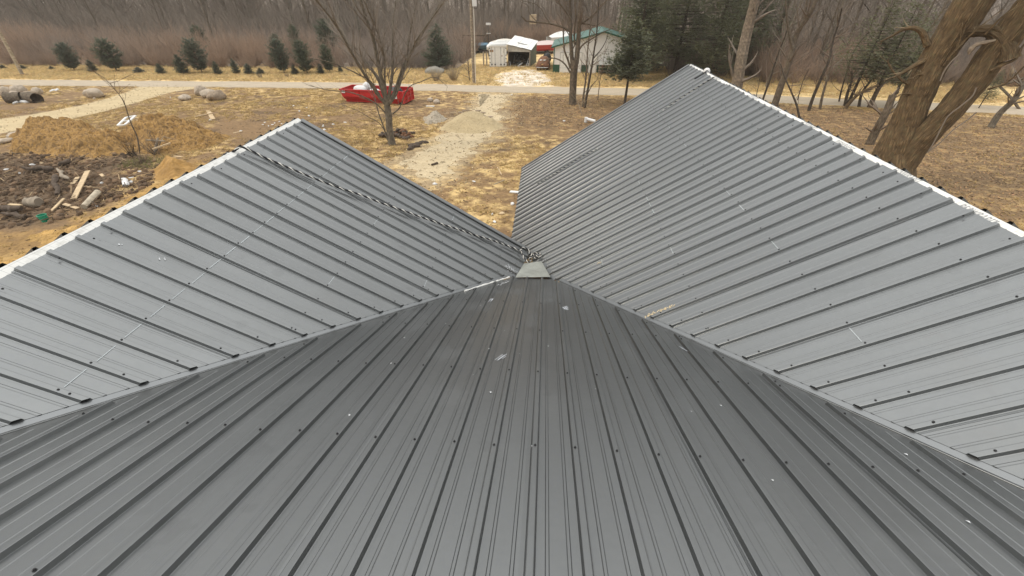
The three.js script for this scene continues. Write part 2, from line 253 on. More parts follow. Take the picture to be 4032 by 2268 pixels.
// earth and gravel heaps: height fields that run out into the yard
function heap(name, label, cat, P, hgt, mat, rough, peaks, uvs = 0.25) {
  const xs = P.map(q => q[0]), zs = P.map(q => q[1]), x0 = Math.min(...xs) - 0.6, x1 = Math.max(...xs) + 0.6, z0 = Math.min(...zs) - 0.6, z1 = Math.max(...zs) + 0.6, n = 150;
  const o = thing(name, label, cat, undefined, (x0 + x1) / 2, 0, (z0 + z1) / 2), g = new THREE.PlaneGeometry(x1 - x0, z1 - z0, n, n); g.rotateX(-Math.PI / 2);
  const q = g.attributes.position, uv = g.attributes.uv;
  for (let i = 0; i < q.count; i++) {
    const x = q.getX(i) + (x0 + x1) / 2, z = q.getZ(i) + (z0 + z1) / 2, d = -(polyDist(P, x, z) + (fbm(x * 0.8, z * 0.8, 4) - 0.5) * 2.4 * Math.min(1, rough * 4));
    let h = 0; for (const [px, pz, r, f] of peaks) h = Math.max(h, f * Math.exp(-((x - px) ** 2 + (z - pz) ** 2) / (r * r)));
    const e = sm(-0.2, 1.5, d), m = -polyDist([[x0, z0], [x1, z0], [x1, z1], [x0, z1]], x, z);
    q.setY(i, m < 0.05 ? -0.08 : -0.06 + e * (hgt * h + rough * 1.6 * (fbm(x * 1.1, z * 1.1, 5) - 0.4) + rough * 0.75 * (vn(x * 4.3, z * 4.3) - 0.5) + rough * 0.5 * (vn(x * 9.1, z * 9.1) - 0.5) + 0.07));
    uv.setXY(i, x * uvs, z * uvs);
  }
  g.computeVertexNormals(); mesh(cat === 'gravel pile' ? 'gravel' : 'earth', g, mat, o); return o;
}
const clayMap = colourTex(512, 512, (u, v) => { const n = tile((x, y) => fbm(x, y, 4), u, v, 6), s = tile(vn, u, v, 90) - 0.5, p = tile((x, y) => fbm(x, y, 4), u, v, 34), k = 1 + (n - 0.5) * 0.6 + s * 0.5; return mix([0.315 * k, 0.185 * k, 0.06 * k], [0.15 * k, 0.09 * k, 0.038 * k], sm(0.5, 0.66, p) * 0.75); });
const clodBump = greyTex(512, 512, (u, v) => 0.7 * tile((x, y) => fbm(x, y, 4), u, v, 20) + 0.3 * tile(vn, u, v, 70));
const mClay = std(1, 1, 1, 0.95, { map: clayMap, bumpMap: clodBump, bumpScale: 0.12 });
heap('dirt_mound', 'long tan dirt mound in front of the curving gravel driveway', 'dirt mound', [[-37.05,-24.41],[-39.59,-27.02],[-40.17,-28.92],[-39.57,-30.12],[-37.16,-30.02],[-33.73,-28.85],[-31.19,-27.99],[-29.13,-26.2],[-27.3,-23.79],[-28.84,-22.9],[-31.27,-22.59],[-33.8,-22.77]], 1.25, mClay, 0.35, [[-38, -27.6, 3.4, 0.85], [-34, -27.2, 3.2, 1], [-30.8, -26.4, 2.8, 0.85]]);
heap('dirt_mound', 'tan dirt mound with dead branches, behind the pit beside the roof tip', 'dirt mound', [[-31.29,-27.31],[-31.69,-29.74],[-30.63,-30.97],[-28.46,-30.66],[-25.49,-29.64],[-23.26,-28.58],[-22.57,-26.7],[-22.65,-24.95],[-24.57,-23.74],[-26.51,-23.33]], 1.3, mClay, 0.35, [[-28.8, -28.6, 2.6, 1], [-25.8, -27.8, 2.4, 0.75], [-30.4, -27.5, 1.8, 0.6]]);
heap('dirt_mound', 'small smooth orange dirt heap beside the shorter roof ridge', 'dirt mound', [[-23.63,-21.2],[-23.98,-22.3],[-23.52,-23.01],[-22.21,-23.04],[-20.62,-22.44],[-19.94,-20.64],[-19.91,-19.08],[-20.7,-18.48]], 0.95, std(1, 1, 1, 0.95, { map: mottled(0.37, 0.215, 0.068, 0.35, 6), bumpMap: clodBump, bumpScale: 0.06 }), 0.12, [[-22.2, -21.6, 1.7, 1]]);
heap('dirt_mound', 'low golden sand bank running along the shorter roof ridge', 'dirt mound', [[-21.9,-10.35],[-22.01,-12.04],[-22.09,-13.34],[-22.17,-14.63],[-21.65,-15.49],[-21.02,-16.55],[-21.58,-19.14],[-21.87,-20.9],[-21.42,-21.59],[-20.01,-20.73],[-18.81,-18.28],[-17.38,-15.22],[-16.61,-11.88],[-16.45,-9.37],[-17.79,-7.3]], 0.75, std(1, 1, 1, 0.95, { map: mottled(0.43, 0.265, 0.088, 0.5, 7), bumpMap: clodBump, bumpScale: 0.12 }), 0.22, [[-24.5, -15.6, 3, 0.7], [-21.5, -18, 2.6, 0.8], [-27.5, -13, 3, 0.7], [-19.5, -19.3, 1.8, 0.6]]);
heap('gravel_pile', 'rounded tan pea gravel pile on the pale path', 'gravel pile', [[-8.92,-31.24],[-8.64,-33.4],[-8.18,-35.37],[-7.07,-36.84],[-5.52,-36.62],[-4.15,-34.78],[-3.49,-33.17],[-3.59,-31.64],[-4.36,-30.51],[-6.04,-29.87],[-7.62,-30.27]], 0.95, std(1, 1, 1, 0.95, { map: gravelTex(0.47, 0.375, 0.22, [0.33, 0.25, 0.14]), bumpMap: gravelBump, bumpScale: 0.05 }), 0.07, [[-6.2, -33.2, 1.9, 0.95], [-4.9, -33.0, 1.5, 0.7], [-7.6, -32.5, 1.3, 0.6]]);
heap('gravel_pile', 'smaller pale crushed stone pile left of the tan gravel pile', 'gravel pile', [[-10.35,-32.27],[-10.48,-34.53],[-10.13,-36.29],[-9.03,-36.08],[-8.31,-34.91],[-8.64,-33.4],[-9.01,-31.8],[-9.58,-31.56]], 0.65, std(1, 1, 1, 0.95, { map: gravelTex(0.46, 0.40, 0.31, [0.26, 0.21, 0.16]), bumpMap: gravelBump, bumpScale: 0.1 }), 0.2, [[-9.5, -34.2, 1.2, 1]]);

/* ------------------------------------------------ the house with its ribbed steel roof */
const SP = 0.2286, tanN = Math.tan(0.3717);
const RIDGE_Z = 0.1, RIDGE_Y = 5.4229 + (RIDGE_Z + 3.8219) * tanN;
const mainY = z => RIDGE_Y - Math.abs(z - RIDGE_Z) * tanN;             // height of the main roof, front and back
const house = thing('house', 'house with dark grey ribbed metal roof, two wings meeting in valleys', 'house');
const frame = (o, yaw, dirU, dirV) => { const r = new THREE.Matrix4().makeRotationY(yaw), U = V(...dirU).applyMatrix4(r), W = V(...dirV).applyMatrix4(r), N = U.clone().cross(W); if (N.y < 0) N.negate(); return { O: V(...o), U, W, N, at(u, v, n = 0) { return [this.O.x + U.x * u + W.x * v + N.x * n, this.O.y + U.y * u + W.y * v + N.y * n, this.O.z + U.z * u + W.z * v + N.z * n]; } }; };
const FN = frame([0.0089, 5.4229, -3.8219], 0, [1, 0, 0], [0, Math.sin(0.3717), Math.cos(0.3717)]);
const FL = frame([-2.9814, 6.4578, -2.0719], 0.0165, [0, 0, -1], [-Math.cos(0.553), Math.sin(0.553), 0]);
const FR = frame([3.2316, 6.8592, -2.6332], 0.0144, [0, 0, -1], [Math.cos(0.5809), Math.sin(0.5809), 0]);
const vMain = (F, s, u) => { let v = 0; for (let k = 0; k < 4; k++) { const q = F.at(u, v); v = (mainY(q[2]) - F.O.y) / Math.sin(s); } return v; };  // where a wing meets the main roof
const vL = u => vMain(FL, 0.553, u), vR = u => vMain(FR, 0.5809, u);
const zAt = (F, u) => F.at(u, 0)[2];
// limits of each slope, v against u
const nearLow = (x, off) => { const zl = -5 - (x + 0.609) / 0.615, zr = -5 + (x - 0.31) / 0.608; return Math.max(-5.08, zl + off, zr + off); };
const LRIDGE = 0.95, RRIDGE = 0.374, LRAKE = 18.125 * SP, RRAKE = 39.08 * SP, LEAVE = -3.25, REAVE = -4.5814;
const crick = [[-0.405, 4.955, -5.05], [0.14, 4.935, -5.14], [-0.015, 4.775, -5.83], [-0.31, 4.785, -5.72]];
const lowL = (u, off) => { const z = zAt(FL, u), a = vL(u) + off; return z > -5.08 ? Math.max(a, LEAVE) : Math.max(LEAVE, -3.03 - (z + 5.08) * -0.28); };
const lowR = (u, off) => { const z = zAt(FR, u); if (z > -5.13) return Math.max(vR(u) + off, REAVE); if (z > -5.85) { const t = (-5.13 - z) / 0.7, x = 0.16 - t * 0.16; return (x - FR.O.x) / Math.cos(0.5809) + 0.02; } if (z > -6.24) return (-0.10 - FR.O.x) / Math.cos(0.5809) - (z + 5.85) * -0.1; return REAVE; };

const roofMap = colourTex(1024, 1024, (u, v) => {
  const n = tile((x, y) => fbm(x, y, 4), u, v, 5), s = tile((x, y) => fbm(x * 3, y * 0.35, 3), u, v, 14), d = tile((x, y) => fbm(x, y, 4), u, v, 11), f = tile(vn, u, v, 180) - 0.5, q = tile((x, y) => fbm(x * 1.0, y * 1.0, 2), u, v, 40);
  let k = 1 + (n - 0.5) * 0.07 + (s - 0.5) * 0.08 + f * 0.04; let c = [0.245 * k, 0.253 * k, 0.254 * k];
  c = mix(c, [0.26, 0.26, 0.25], sm(0.64, 0.76, d) * 0.12);                            // pale dust smears
  c = mix(c, [0.13, 0.13, 0.13], sm(0.70, 0.78, q) * sm(0.56, 0.66, n) * 0.12);         // scuffs from boots
  return c;
});
const roofRough = greyTex(512, 512, (u, v) => 0.31 + 0.06 * (tile((x, y) => fbm(x, y, 4), u, v, 6) - 0.5) + 0.07 * sm(0.55, 0.72, tile((x, y) => fbm(x, y, 4), u, v, 13)));
const mRoof = [0, 1, 2].map(k => std(1, 1, 1, 1, { color: new THREE.Color().setScalar([1, 0.97, 1.02][k]), map: roofMap, roughnessMap: roofRough, metalness: 0.97 }));
const mTrim = std(0.25, 0.26, 0.265, 0.34, { metalness: 0.9 }), mTrimD = std(0.235, 0.242, 0.243, 0.36, { metalness: 0.9 }), mScrew = std(0.02, 0.02, 0.022, 0.5), mChalk = std(0.55, 0.60, 0.62, 0.95), mSeal = std(1, 1, 1, 0.5, { map: mottled(0.25, 0.26, 0.235, 0.3, 4) }), mDust = std(0.62, 0.50, 0.30, 0.95), mChip = std(0.66, 0.68, 0.70, 0.9), mFilm = std(0.50, 0.53, 0.57, 0.9);
const profile = [[-0.0285, 0], [-0.0230, 0.0008], [-0.0150, 0.0238], [-0.0122, 0.0248], [0.0122, 0.0248], [0.0150, 0.0238], [0.0230, 0.0008], [0.0285, 0], [0.0600, 0], [0.0640, 0.0034], [0.0750, 0.0034], [0.0790, 0], [0.1495, 0], [0.1535, 0.0034], [0.1645, 0.0034], [0.1685, 0]];
function panels(F, parent, u0, u1, lo, hi, M_ = 10, nb = 0.004) { // 0.914 m sheets of four ribs, each its own mesh
  const k0 = Math.floor((u0 / SP + 0.13) / 4), k1 = Math.ceil((u1 / SP) / 4);
  for (let k = k0; k < k1; k++) {
    const base = k * 4 * SP, pr = [];
    const a = Math.max(u0, base - 0.0285), b = Math.min(u1, base + 4 * SP - 0.0285); if (b - a < 0.02) continue;
    if (a === base - 0.0285) pr.push([a - 0.013, 0.0016]);
    for (let r = -1; r < 4; r++) for (const [du, n] of profile) { const u = base + r * SP + du; if (u >= a - 1e-6 && u < b - 1e-6) pr.push([u, n]); }
    pr.push([b, 0]); if (a > base - 0.02) pr.unshift([a, 0]);
    const g = new GB(), ph = k * 13.7, off = rr(0, 5);
    const rail = (u, n) => { const v0 = lo(u), v1 = hi(u) + 0.012 * Math.sin(k * 2.4), L = v1 - v0, out = []; if (L <= 0.01) return null; for (let j = 0; j <= M_; j++) { const v = v0 + L * j / M_, w = n < 0.01 ? (fbm(u * 4 + ph, v * 1.3, 2) - 0.5) * 0.0022 : 0; const q = F.at(u, v, nb + n + w); out.push(g.v(...q, (u + off) * 0.22, (v + off * 0.37) * 0.22)); } return out; };
    let gap = false;
    for (let j = 0; j < pr.length - 1; j++) { const A = gap ? null : rail(...pr[j]), B = gap ? null : rail(...pr[j + 1]); if (!A || !B) { if (g.i.length) gap = true; continue; } for (let m = 0; m < M_; m++) g.i.push(A[m], B[m], B[m + 1], A[m], B[m + 1], A[m + 1]); }
    if (g.i.length) mesh('roof_panel', g, mRoof[(k + 30) % 3], parent);
  }
}
function screws(F, parent, list) { const g = new GB(); for (const [u, v] of list) { const a = F.at(u, v, 0.0285), b = F.at(u, v, 0.0312), c = F.at(u, v, 0.037); g.tube([a, b], [0.0075, 0.0075], 8); g.tube([b, c], [0.0046, 0.0042], 6); } const m = mesh('roof_screws', g, mScrew, parent); m.userData.kind = 'stuff'; }
function slab(F, parent, name, mat, us, lo, hi, n1, n0) { // flat boarding under the sheets
  const g = new GB(); for (let i = 0; i < us.length - 1; i++) { const a = us[i], b = us[i + 1]; const c = [[a, lo(a)], [b, lo(b)], [b, hi(b)], [a, hi(a)]]; if (c[3][1] - c[0][1] < 0.001 && c[2][1] - c[1][1] < 0.001) continue; for (const n of [n1, n0]) g.quad(...c.map(q => F.at(q[0], q[1], n))); g.quad(F.at(...c[0], n1), F.at(...c[1], n1), F.at(...c[1], n0), F.at(...c[0], n0)); g.quad(F.at(...c[3], n1), F.at(...c[2], n1), F.at(...c[2], n0), F.at(...c[3], n0)); }
  for (const u of [us[0], us[us.length - 1]]) { const c = [[u, lo(u)], [u, hi(u)]]; g.quad(F.at(...c[0], n1), F.at(...c[1], n1), F.at(...c[1], n0), F.at(...c[0], n0)); }
  return mesh(name, g, mat, parent);
}
const steps = (a, b, n) => Array.from({ length: n + 1 }, (_, i) => a + (b - a) * i / n);
const mDeck = std(1, 1, 1, 0.9, { map: mottled(0.42, 0.32, 0.20, 0.25, 4) });
// white underlayment with its printed grid and lettering
function wrapTex(text) {
  const c = document.createElement('canvas'); c.width = 1024; c.height = 128; const x = c.getContext('2d');
  x.fillStyle = '#dededa'; x.fillRect(0, 0, 1024, 128); x.strokeStyle = '#a3a4a4'; x.lineWidth = 1.0;
  for (let i = 0; i < 1024; i += 32) { x.beginPath(); x.moveTo(i, 0); x.lineTo(i + 3, 128); x.stroke(); } for (let j = 10; j < 128; j += 30) { x.beginPath(); x.moveTo(0, j); x.lineTo(1024, j + 2); x.stroke(); }
  for (let i = 0; i < 60; i++) { x.fillStyle = 'rgba(120,118,110,' + (0.05 + 0.1 * R0()) + ')'; x.fillRect(R0() * 1000, R0() * 120, 8 + R0() * 40, 3 + R0() * 14); }
  if (text) { x.fillStyle = '#8b8d8e'; x.font = 'bold italic 34px sans-serif'; x.fillText('ECNWRAPIT', 90, 66); x.fillText('PERWRAPIT', 560, 74); }
  const t = new THREE.CanvasTexture(c); t.colorSpace = THREE.SRGBColorSpace; t.wrapS = t.wrapT = THREE.RepeatWrapping; return t;
}
const mWrapR = std(1, 1, 1, 0.75, { map: wrapTex(true) });
const mWrap = std(1, 1, 1, 0.75, { map: wrapTex(false) });
function wrapStrip(F, parent, u0, u1, v0, v1, n) { const g = new GB(), N = 60, rows = []; for (let i = 0; i <= N; i++) { const u = u0 + (u1 - u0) * i / N, row = []; for (let j = 0; j <= 3; j++) { const v = v0 + (v1 - v0) * j / 3, w = 0.004 * (fbm(u * 3, v * 9, 3) - 0.5) * (j === 3 ? 0.2 : 1); row.push(g.v(...F.at(u, v, n + w), (F === FR ? -u : u) * 0.55, (v - v0) * 4)); } rows.push(row); } for (let i = 0; i < N; i++) for (let j = 0; j < 3; j++) g.i.push(rows[i][j], rows[i + 1][j], rows[i + 1][j + 1], rows[i][j], rows[i + 1][j + 1], rows[i][j + 1]); return mesh('underlayment', g, F === FR ? mWrapR : mWrap, parent); }
const mirrorL = frame(FL.at(0, LRIDGE * 2), 0.0165, [0, 0, -1], [Math.cos(0.553), Math.sin(0.553), 0]);   // outer slopes, folded over each ridge
mirrorL.O.y = FL.O.y; const mirrorR = frame(FR.at(0, RRIDGE * 2), 0.0144, [0, 0, -1], [-Math.cos(0.5809), Math.sin(0.5809), 0]); mirrorR.O.y = FR.O.y;

{ // main roof, the slope that runs down to the valleys
  const s = part('main_roof_slope', house), off = 0.17, top = 4.13;
  const lo = u => (nearLow(u + FN.O.x, off) + 3.8219) / Math.cos(0.3717);
  panels(FN, s, -3.72, 3.34, lo, () => top, 14);
  slab(FN, s, 'roof_deck', mDeck, steps(-3.72, 3.34, 30), u => (nearLow(u + FN.O.x, 0.01) + 3.8219) / Math.cos(0.3717), () => 4.2, -0.004, -0.03);
  const list = []; for (let i = -15; i <= 14; i++) { const u = i * SP; for (const v of [0, 0.911, 1.822, 2.727, 3.64]) if (v > lo(u) + 0.1) list.push([u + rr(-0.002, 0.002), v + rr(-0.012, 0.012) - i * 0.0045]); const l = lo(u); if (rr(0, 1) > 0.35) list.push([u, l + rr(0.10, 0.16)]); }
  screws(FN, s, list);
  const chips = new GB(); for (let i = 0; i < 34; i++) { const u = rr(-2.6, 2.4), v = rr(-0.9, 3.0); if (v < lo(u) + 0.1) continue; const r = rr(0.003, 0.009), a = F0(u); chips.tri(FN.at(u, v, a), FN.at(u + r * 2, v + r * 0.6, a), FN.at(u + r, v + r * 2.4, a)); }
  function F0(u) { const f = ((u / SP) % 1 + 1) % 1; return f < 0.14 || f > 0.86 ? 0.0300 : 0.0092; }
  mesh('paint_chips', chips, mChip, s).userData.kind = 'stuff';
  const scr = new GB(); for (const [u, v, l, an] of [[0.30, 0.02, 0.16, 1.4], [0.27, 0.05, 0.10, 1.2], [-0.62, -0.15, 0.2, 1.7], [1.3, 1.1, 0.12, 1.2], [-0.3, 1.5, 0.15, 2.0], [0.9, -0.3, 0.12, 0.9]]) for (let k = 0; k < 5; k++) { const a = u + rr(-0.02, 0.02), b = v + rr(-0.03, 0.03), L = l * rr(0.3, 1); const c = Math.cos(an) * L, d = Math.sin(an) * L; scr.quad(FN.at(a, b, 0.0092), FN.at(a + c, b + d, 0.0092), FN.at(a + c + 0.004, b + d, 0.0092), FN.at(a + 0.006, b, 0.0092)); }
  mesh('scratch_marks', scr, mFilm, s).userData.kind = 'stuff';
}
{ // main roof, the far side behind the ridge
  const s = part('rear_roof_slope', house), F = frame([0, RIDGE_Y, RIDGE_Z], 0, [1, 0, 0], [0, -Math.sin(0.3717), Math.cos(0.3717)]);
  const w = 3.9; const top = u => 0.06, low = u => Math.min(4.2, Math.max(0.07, (3.8 - Math.abs(u)) * 1.66)); // v runs down here
  panels(F, s, -w + 0.2, w - 0.45, u => 0.06, low, 4);
  const g = new GB(); g.bar([-3.75, RIDGE_Y + 0.012, RIDGE_Z], [3.4, RIDGE_Y + 0.012, RIDGE_Z], 0.05, 0.02); mesh('ridge_board', g, mDeck, s);
}
function wing(F, Fm, low, ridge, rake, eave, u0, endV, rows, chalkRows, dustFn, label) {
  const s = part('wing_roof_slope', house), off = 0.05;
  const lo = u => low(u, off);
  panels(F, s, u0, rake, lo, () => endV, 10);
  slab(F, s, 'roof_deck', mDeck, steps(u0, rake, 40), u => low(u, 0.005), () => ridge, -0.006, -0.03);
  wrapStrip(F, s, u0, rake, endV - 0.12, ridge, 0.0005);
  const list = []; const i0 = Math.ceil(u0 / SP), i1 = Math.floor((rake - 0.04) / SP);
  for (let i = i0; i <= i1; i++) { const u = i * SP, l = lo(u); for (const v of rows) if (v > l + 0.06) list.push([u + rr(-0.002, 0.002), v + rr(-0.012, 0.012)]); list.push([u, l + 0.09 + rr(0, 0.05)]); if (i % 2 || rr(0, 1) > 0.75) list.push([u + (rr(0, 1) > 0.6 ? 0.035 : -0.03), endV - rr(0.06, 0.1)]); }
  screws(F, s, list);
  const g = new GB(); // chalk snapped between ribs
  for (let i = i0; i < i1; i++) for (const [v, dens] of chalkRows) { if (v < lo(i * SP) + 0.1 || rr(0, 1) > dens) continue; const a = i * SP + rr(0.031, 0.042), b = i * SP + SP - rr(0.031, 0.05), w = rr(0.0032, 0.0055), e = rr(-0.004, 0.004), h = 0.0092; g.quad(F.at(a, v + e, h), F.at(b, v + e * 0.5, h), F.at(b, v + e * 0.5 + w, h), F.at(a, v + e + w, h)); }
  mesh('chalk_lines', g, mChalk, s).userData.kind = 'stuff';
  // gable trim along the rake
  const t = new GB(), a = F.at(rake + 0.006, low(rake - 0.1, 0.02), 0.032), b = F.at(rake + 0.006, endV, 0.032), a2 = F.at(rake - 0.075, low(rake - 0.1, 0.02), 0.032), b2 = F.at(rake - 0.075, endV, 0.032), dn = p => [p[0], p[1] - 0.13, p[2]];
  t.quad(a, b, b2, a2); t.quad(dn(a), dn(b), b, a); mesh('rake_trim', t, mTrimD, s);
  const f = new GB(), o1 = F.at(rake + 0.02, low(rake - 0.1, 0) + 0.3, -0.10), o2 = F.at(rake + 0.02, ridge - 0.2, -0.10); f.bar(o1, o2, 0.035, 0.18); mesh('fascia_board', f, M.white, s);
  return s;
}
const wl = wing(FL, mirrorL, lowL, LRIDGE, LRAKE, LEAVE, -16.0 * SP, 0.885, [0.04, -0.87, -1.80, -2.74], [[0.035, 0.92], [-0.875, 0.10], [-1.81, 0.14]]);
const wr = wing(FR, mirrorR, lowR, RRIDGE, RRAKE, REAVE, -18.0 * SP, 0.325, [-0.05, -0.93, -1.86, -2.78, -3.71], [[-0.935, 0.3], [-1.865, 0.28], [-2.785, 0.08]]);
for (const [F, Fm, ridge, rake, u0, s] of [[FL, mirrorL, LRIDGE, LRAKE, -16 * SP, wl], [FR, mirrorR, RRIDGE, RRAKE, -18 * SP, wr]]) { // outer slopes
  const o = part('outer_roof_slope', house); const w = F === FL ? 0.553 : 0.5809;
  panels(Fm, o, u0, rake, () => -2.6, () => ridge + -0.03, 4); slab(Fm, o, 'roof_deck', mDeck, [u0, rake], () => -2.6, () => ridge, -0.006, -0.03); wrapStrip(Fm, o, u0, rake, ridge - 0.12, ridge, 0.0005);
}
{ // pale dust, smears and chips lying on the wings
  const g = new GB(), c = new GB(), k = (F, u) => { const f = ((u / SP) % 1 + 1) % 1; return f < 0.14 || f > 0.86 ? 0.0300 : 0.0092; };
  const pit = (b, F, u, v, r, n, s) => { for (let i = 0; i < n; i++) { const a = u + rr(-r, r), e = v + rr(-r, r) * s, w = rr(0.003, 0.011), h = k(F, a); b.quad(F.at(a, e, h), F.at(a + w, e + w * 0.3, h), F.at(a + w * 1.2, e + w * 1.6, h), F.at(a - w * 0.2, e + w, h)); } };
  const toUV = (F, q) => { const w = V(...q).sub(F.O); return [w.dot(F.U), w.dot(F.W)]; };
  for (const q of [[1.248,5.566,-3.565],[1.227,5.552,-3.556],[1.281,5.587,-3.565],[1.350,5.633,-3.563],[1.382,5.654,-3.563],[1.419,5.678,-3.560],[1.456,5.702,-3.557],[0.839,5.311,-5.014]]) pit(g, FR, ...toUV(FR, q), 0.03, 14, 1.4);
  for (const q of [[8.460,10.205,6.488],[8.419,10.177,6.564],[8.495,10.226,6.712],[8.524,10.244,6.841],[9.023,10.567,7.214],[9.063,10.591,7.530],[8.858,10.455,7.689],[8.570,10.263,7.944],[6.547,8.952,6.154]]) pit(c, FR, ...toUV(FR, q), 0.05, 9, 1.2);
  for (const q of [[-3.545,6.800,-2.619],[-3.299,6.648,-2.650],[-3.280,6.636,-2.671]]) pit(c, FL, ...toUV(FL, q), 0.012, 3, 1);
  for (const q of [[-0.516,4.902,-5.405],[-0.476,4.878,-5.388],[-0.547,4.922,-5.327],[-0.437,4.854,-5.381],[-0.508,4.898,-5.309]]) pit(c, FL, ...toUV(FL, q), 0.05, 16, 1.5);
  for (const q of [[-0.540,5.051,-4.776],[-0.567,5.078,-4.706],[-0.602,5.114,-4.615],[-0.498,5.031,-4.828]]) pit(c, FN, ...toUV(FN, q), 0.03, 14, 0.8);
  mesh('sawdust', g, mDust, wr).userData.kind = 'stuff'; mesh('dust_specks', c, mChip, wr).userData.kind = 'stuff';
}
{ // valley flashings: a folded strip lying in each plane
  const build = (F, low, us) => { const g = new GB(), h = new GB(); for (let i = 0; i < us.length - 1; i++) { const a = us[i], b = us[i + 1]; g.quad(F.at(a, low(a, 0), 0.0015), F.at(b, low(b, 0), 0.0015), F.at(b, low(b, 0) + 0.20, 0.0015), F.at(a, low(a, 0) + 0.20, 0.0015)); } return g; };
  const f1 = part('valley_flashing', house), f2 = part('valley_flashing', house);
  mesh('flange', build(FL, lowL, steps(-2.15, 3.0, 20)), mTrim, f1); mesh('flange', build(FR, lowR, steps(-2.7, 2.5, 20)), mTrim, f2);
  const nearEdge = (x, o) => (nearLow(x, o) + 3.8219) / Math.cos(0.3717);
  const strip = (xa, xb) => { const g = new GB(); const xs = steps(xa, xb, 20); for (let i = 0; i < 20; i++) { const a = xs[i], b = xs[i + 1]; const ua = a - FN.O.x, ub = b - FN.O.x; g.quad(FN.at(ua, nearEdge(a, 0), 0.0015), FN.at(ub, nearEdge(b, 0), 0.0015), FN.at(ub, nearEdge(b, 0.24), 0.0015), FN.at(ua, nearEdge(a, 0.24), 0.0015)); } return g; };
  mesh('flange', strip(-3.65, -0.575), mTrimD, f1); mesh('flange', strip(0.27, 3.3), mTrimD, f2);
  // hemmed edges, as thin folded lips
  const hem = (xa, xb) => { const g = new GB(); const P = steps(xa, xb, 16).map(x => FN.at(x - FN.O.x, nearEdge(x, 0.055), 0.004)); g.tube(P, P.map(() => 0.004), 6); return g; };
  mesh('hem', hem(-3.6, -0.53), mTrimD, f1); mesh('hem', hem(0.235, 3.25), mTrimD, f2);
  const pan = part('saddle_pan', house), g = new GB(); { const n = 10, rows = []; for (let i = 0; i <= n; i++) { const row = []; for (let j = 0; j <= n; j++) { const a = j / n, b = i / n, q = [0, 1, 2].map(k => (crick[0][k] * (1 - a) + crick[1][k] * a) * (1 - b) + (crick[3][k] * (1 - a) + crick[2][k] * a) * b); row.push(g.v(q[0], q[1] + 0.006 + 0.008 * (fbm(a * 4, b * 4, 2) - 0.5), q[2], a * 0.5, b * 0.7)); } rows.push(row); } for (let i = 0; i < n; i++) for (let j = 0; j < n; j++) g.i.push(rows[i][j], rows[i][j + 1], rows[i + 1][j + 1], rows[i][j], rows[i + 1][j + 1], rows[i + 1][j]); }
  mesh('sheet', g, mSeal, pan);
  const up = new GB(); const sideL = [crick[0], crick[3]], sideR = [crick[1], crick[2]];
  for (const [a, b, F] of [[...sideL, FL], [...sideR, FR]]) { const pr = q => { const w = V(...q).sub(F.O); return [w.dot(F.U), w.dot(F.W)]; }; const [ua, va] = pr(a), [ub, vb] = pr(b); up.quad(F.at(ua, va - 0.03, 0.008), F.at(ub, vb - 0.03, 0.008), F.at(ub, vb + 0.05, 0.008), F.at(ua, va + 0.05, 0.008)); }
  mesh('upstand', up, mTrim, pan);
  const drop = new GB(); drop.quad(crick[3], crick[2], [crick[2][0], crick[2][1] - 0.25, crick[2][2] - 0.02], [crick[3][0], crick[3][1] - 0.25, crick[3][2] - 0.02]); mesh('front_edge', drop, mTrimD, pan);
  // a smear of sealant along the fold on one side
  const s = new GB(); const P = steps(-1.02, -0.5, 24).map((x, i) => FN.at(x - FN.O.x, nearEdge(x, 0.115) + 0.02 * (vn(i * 0.9, 2) - 0.5), 0.011)); s.tube(P, P.map((_, i) => 0.006 + 0.012 * vn(i * 1.3, 5)), 5); mesh('sealant', s, M.white, f1);
}
{ // walls under the roof
  const w = part('wall', house), g = new GB(), mWall = std(1, 1, 1, 0.9, { map: mottled(0.30, 0.20, 0.115, 0.4, 6) });
  const box = (x0, x1, z0, z1, y) => g.box((x0 + x1) / 2, y / 2, (z0 + z1) / 2, x1 - x0, y, z1 - z0);
  const b1 = new GB(); b1.box(-3.75, 2.1, -1.2, 5.6, 4.2, 9.6); mesh('wing_wall', b1, mWall, w);
  const b2 = new GB(); b2.box(3.3, 2.05, -3.4, 7.5, 4.1, 15.8); mesh('wing_wall', b2, mWall, w);
  const b3 = new GB(); b3.box(-0.3, 2.1, 0, 1.5, 4.2, 6.8); mesh('main_wall', b3, mWall, w);
  const gb = (F, Fm, rake, ridge, low, lowm) => { const q = new GB(); q.tri(F.at(rake - 0.25, low, -0.05), F.at(rake - 0.25, ridge, -0.05), Fm.at(rake - 0.25, lowm, -0.05)); return q; };
  mesh('gable_wall', gb(FL, mirrorL, LRAKE, LRIDGE, -3.0, -2.5), M.white, w); mesh('gable_wall', gb(FR, mirrorR, RRAKE, RRIDGE, -4.2, -2.5), M.white, w);
  const e = new GB(); e.bar(FR.at(5.0, REAVE + 0.03, -0.12), FR.at(RRAKE, REAVE + 0.03, -0.12), 0.04, 0.19); mesh('eave_board', e, M.lumberGrey, w);
}

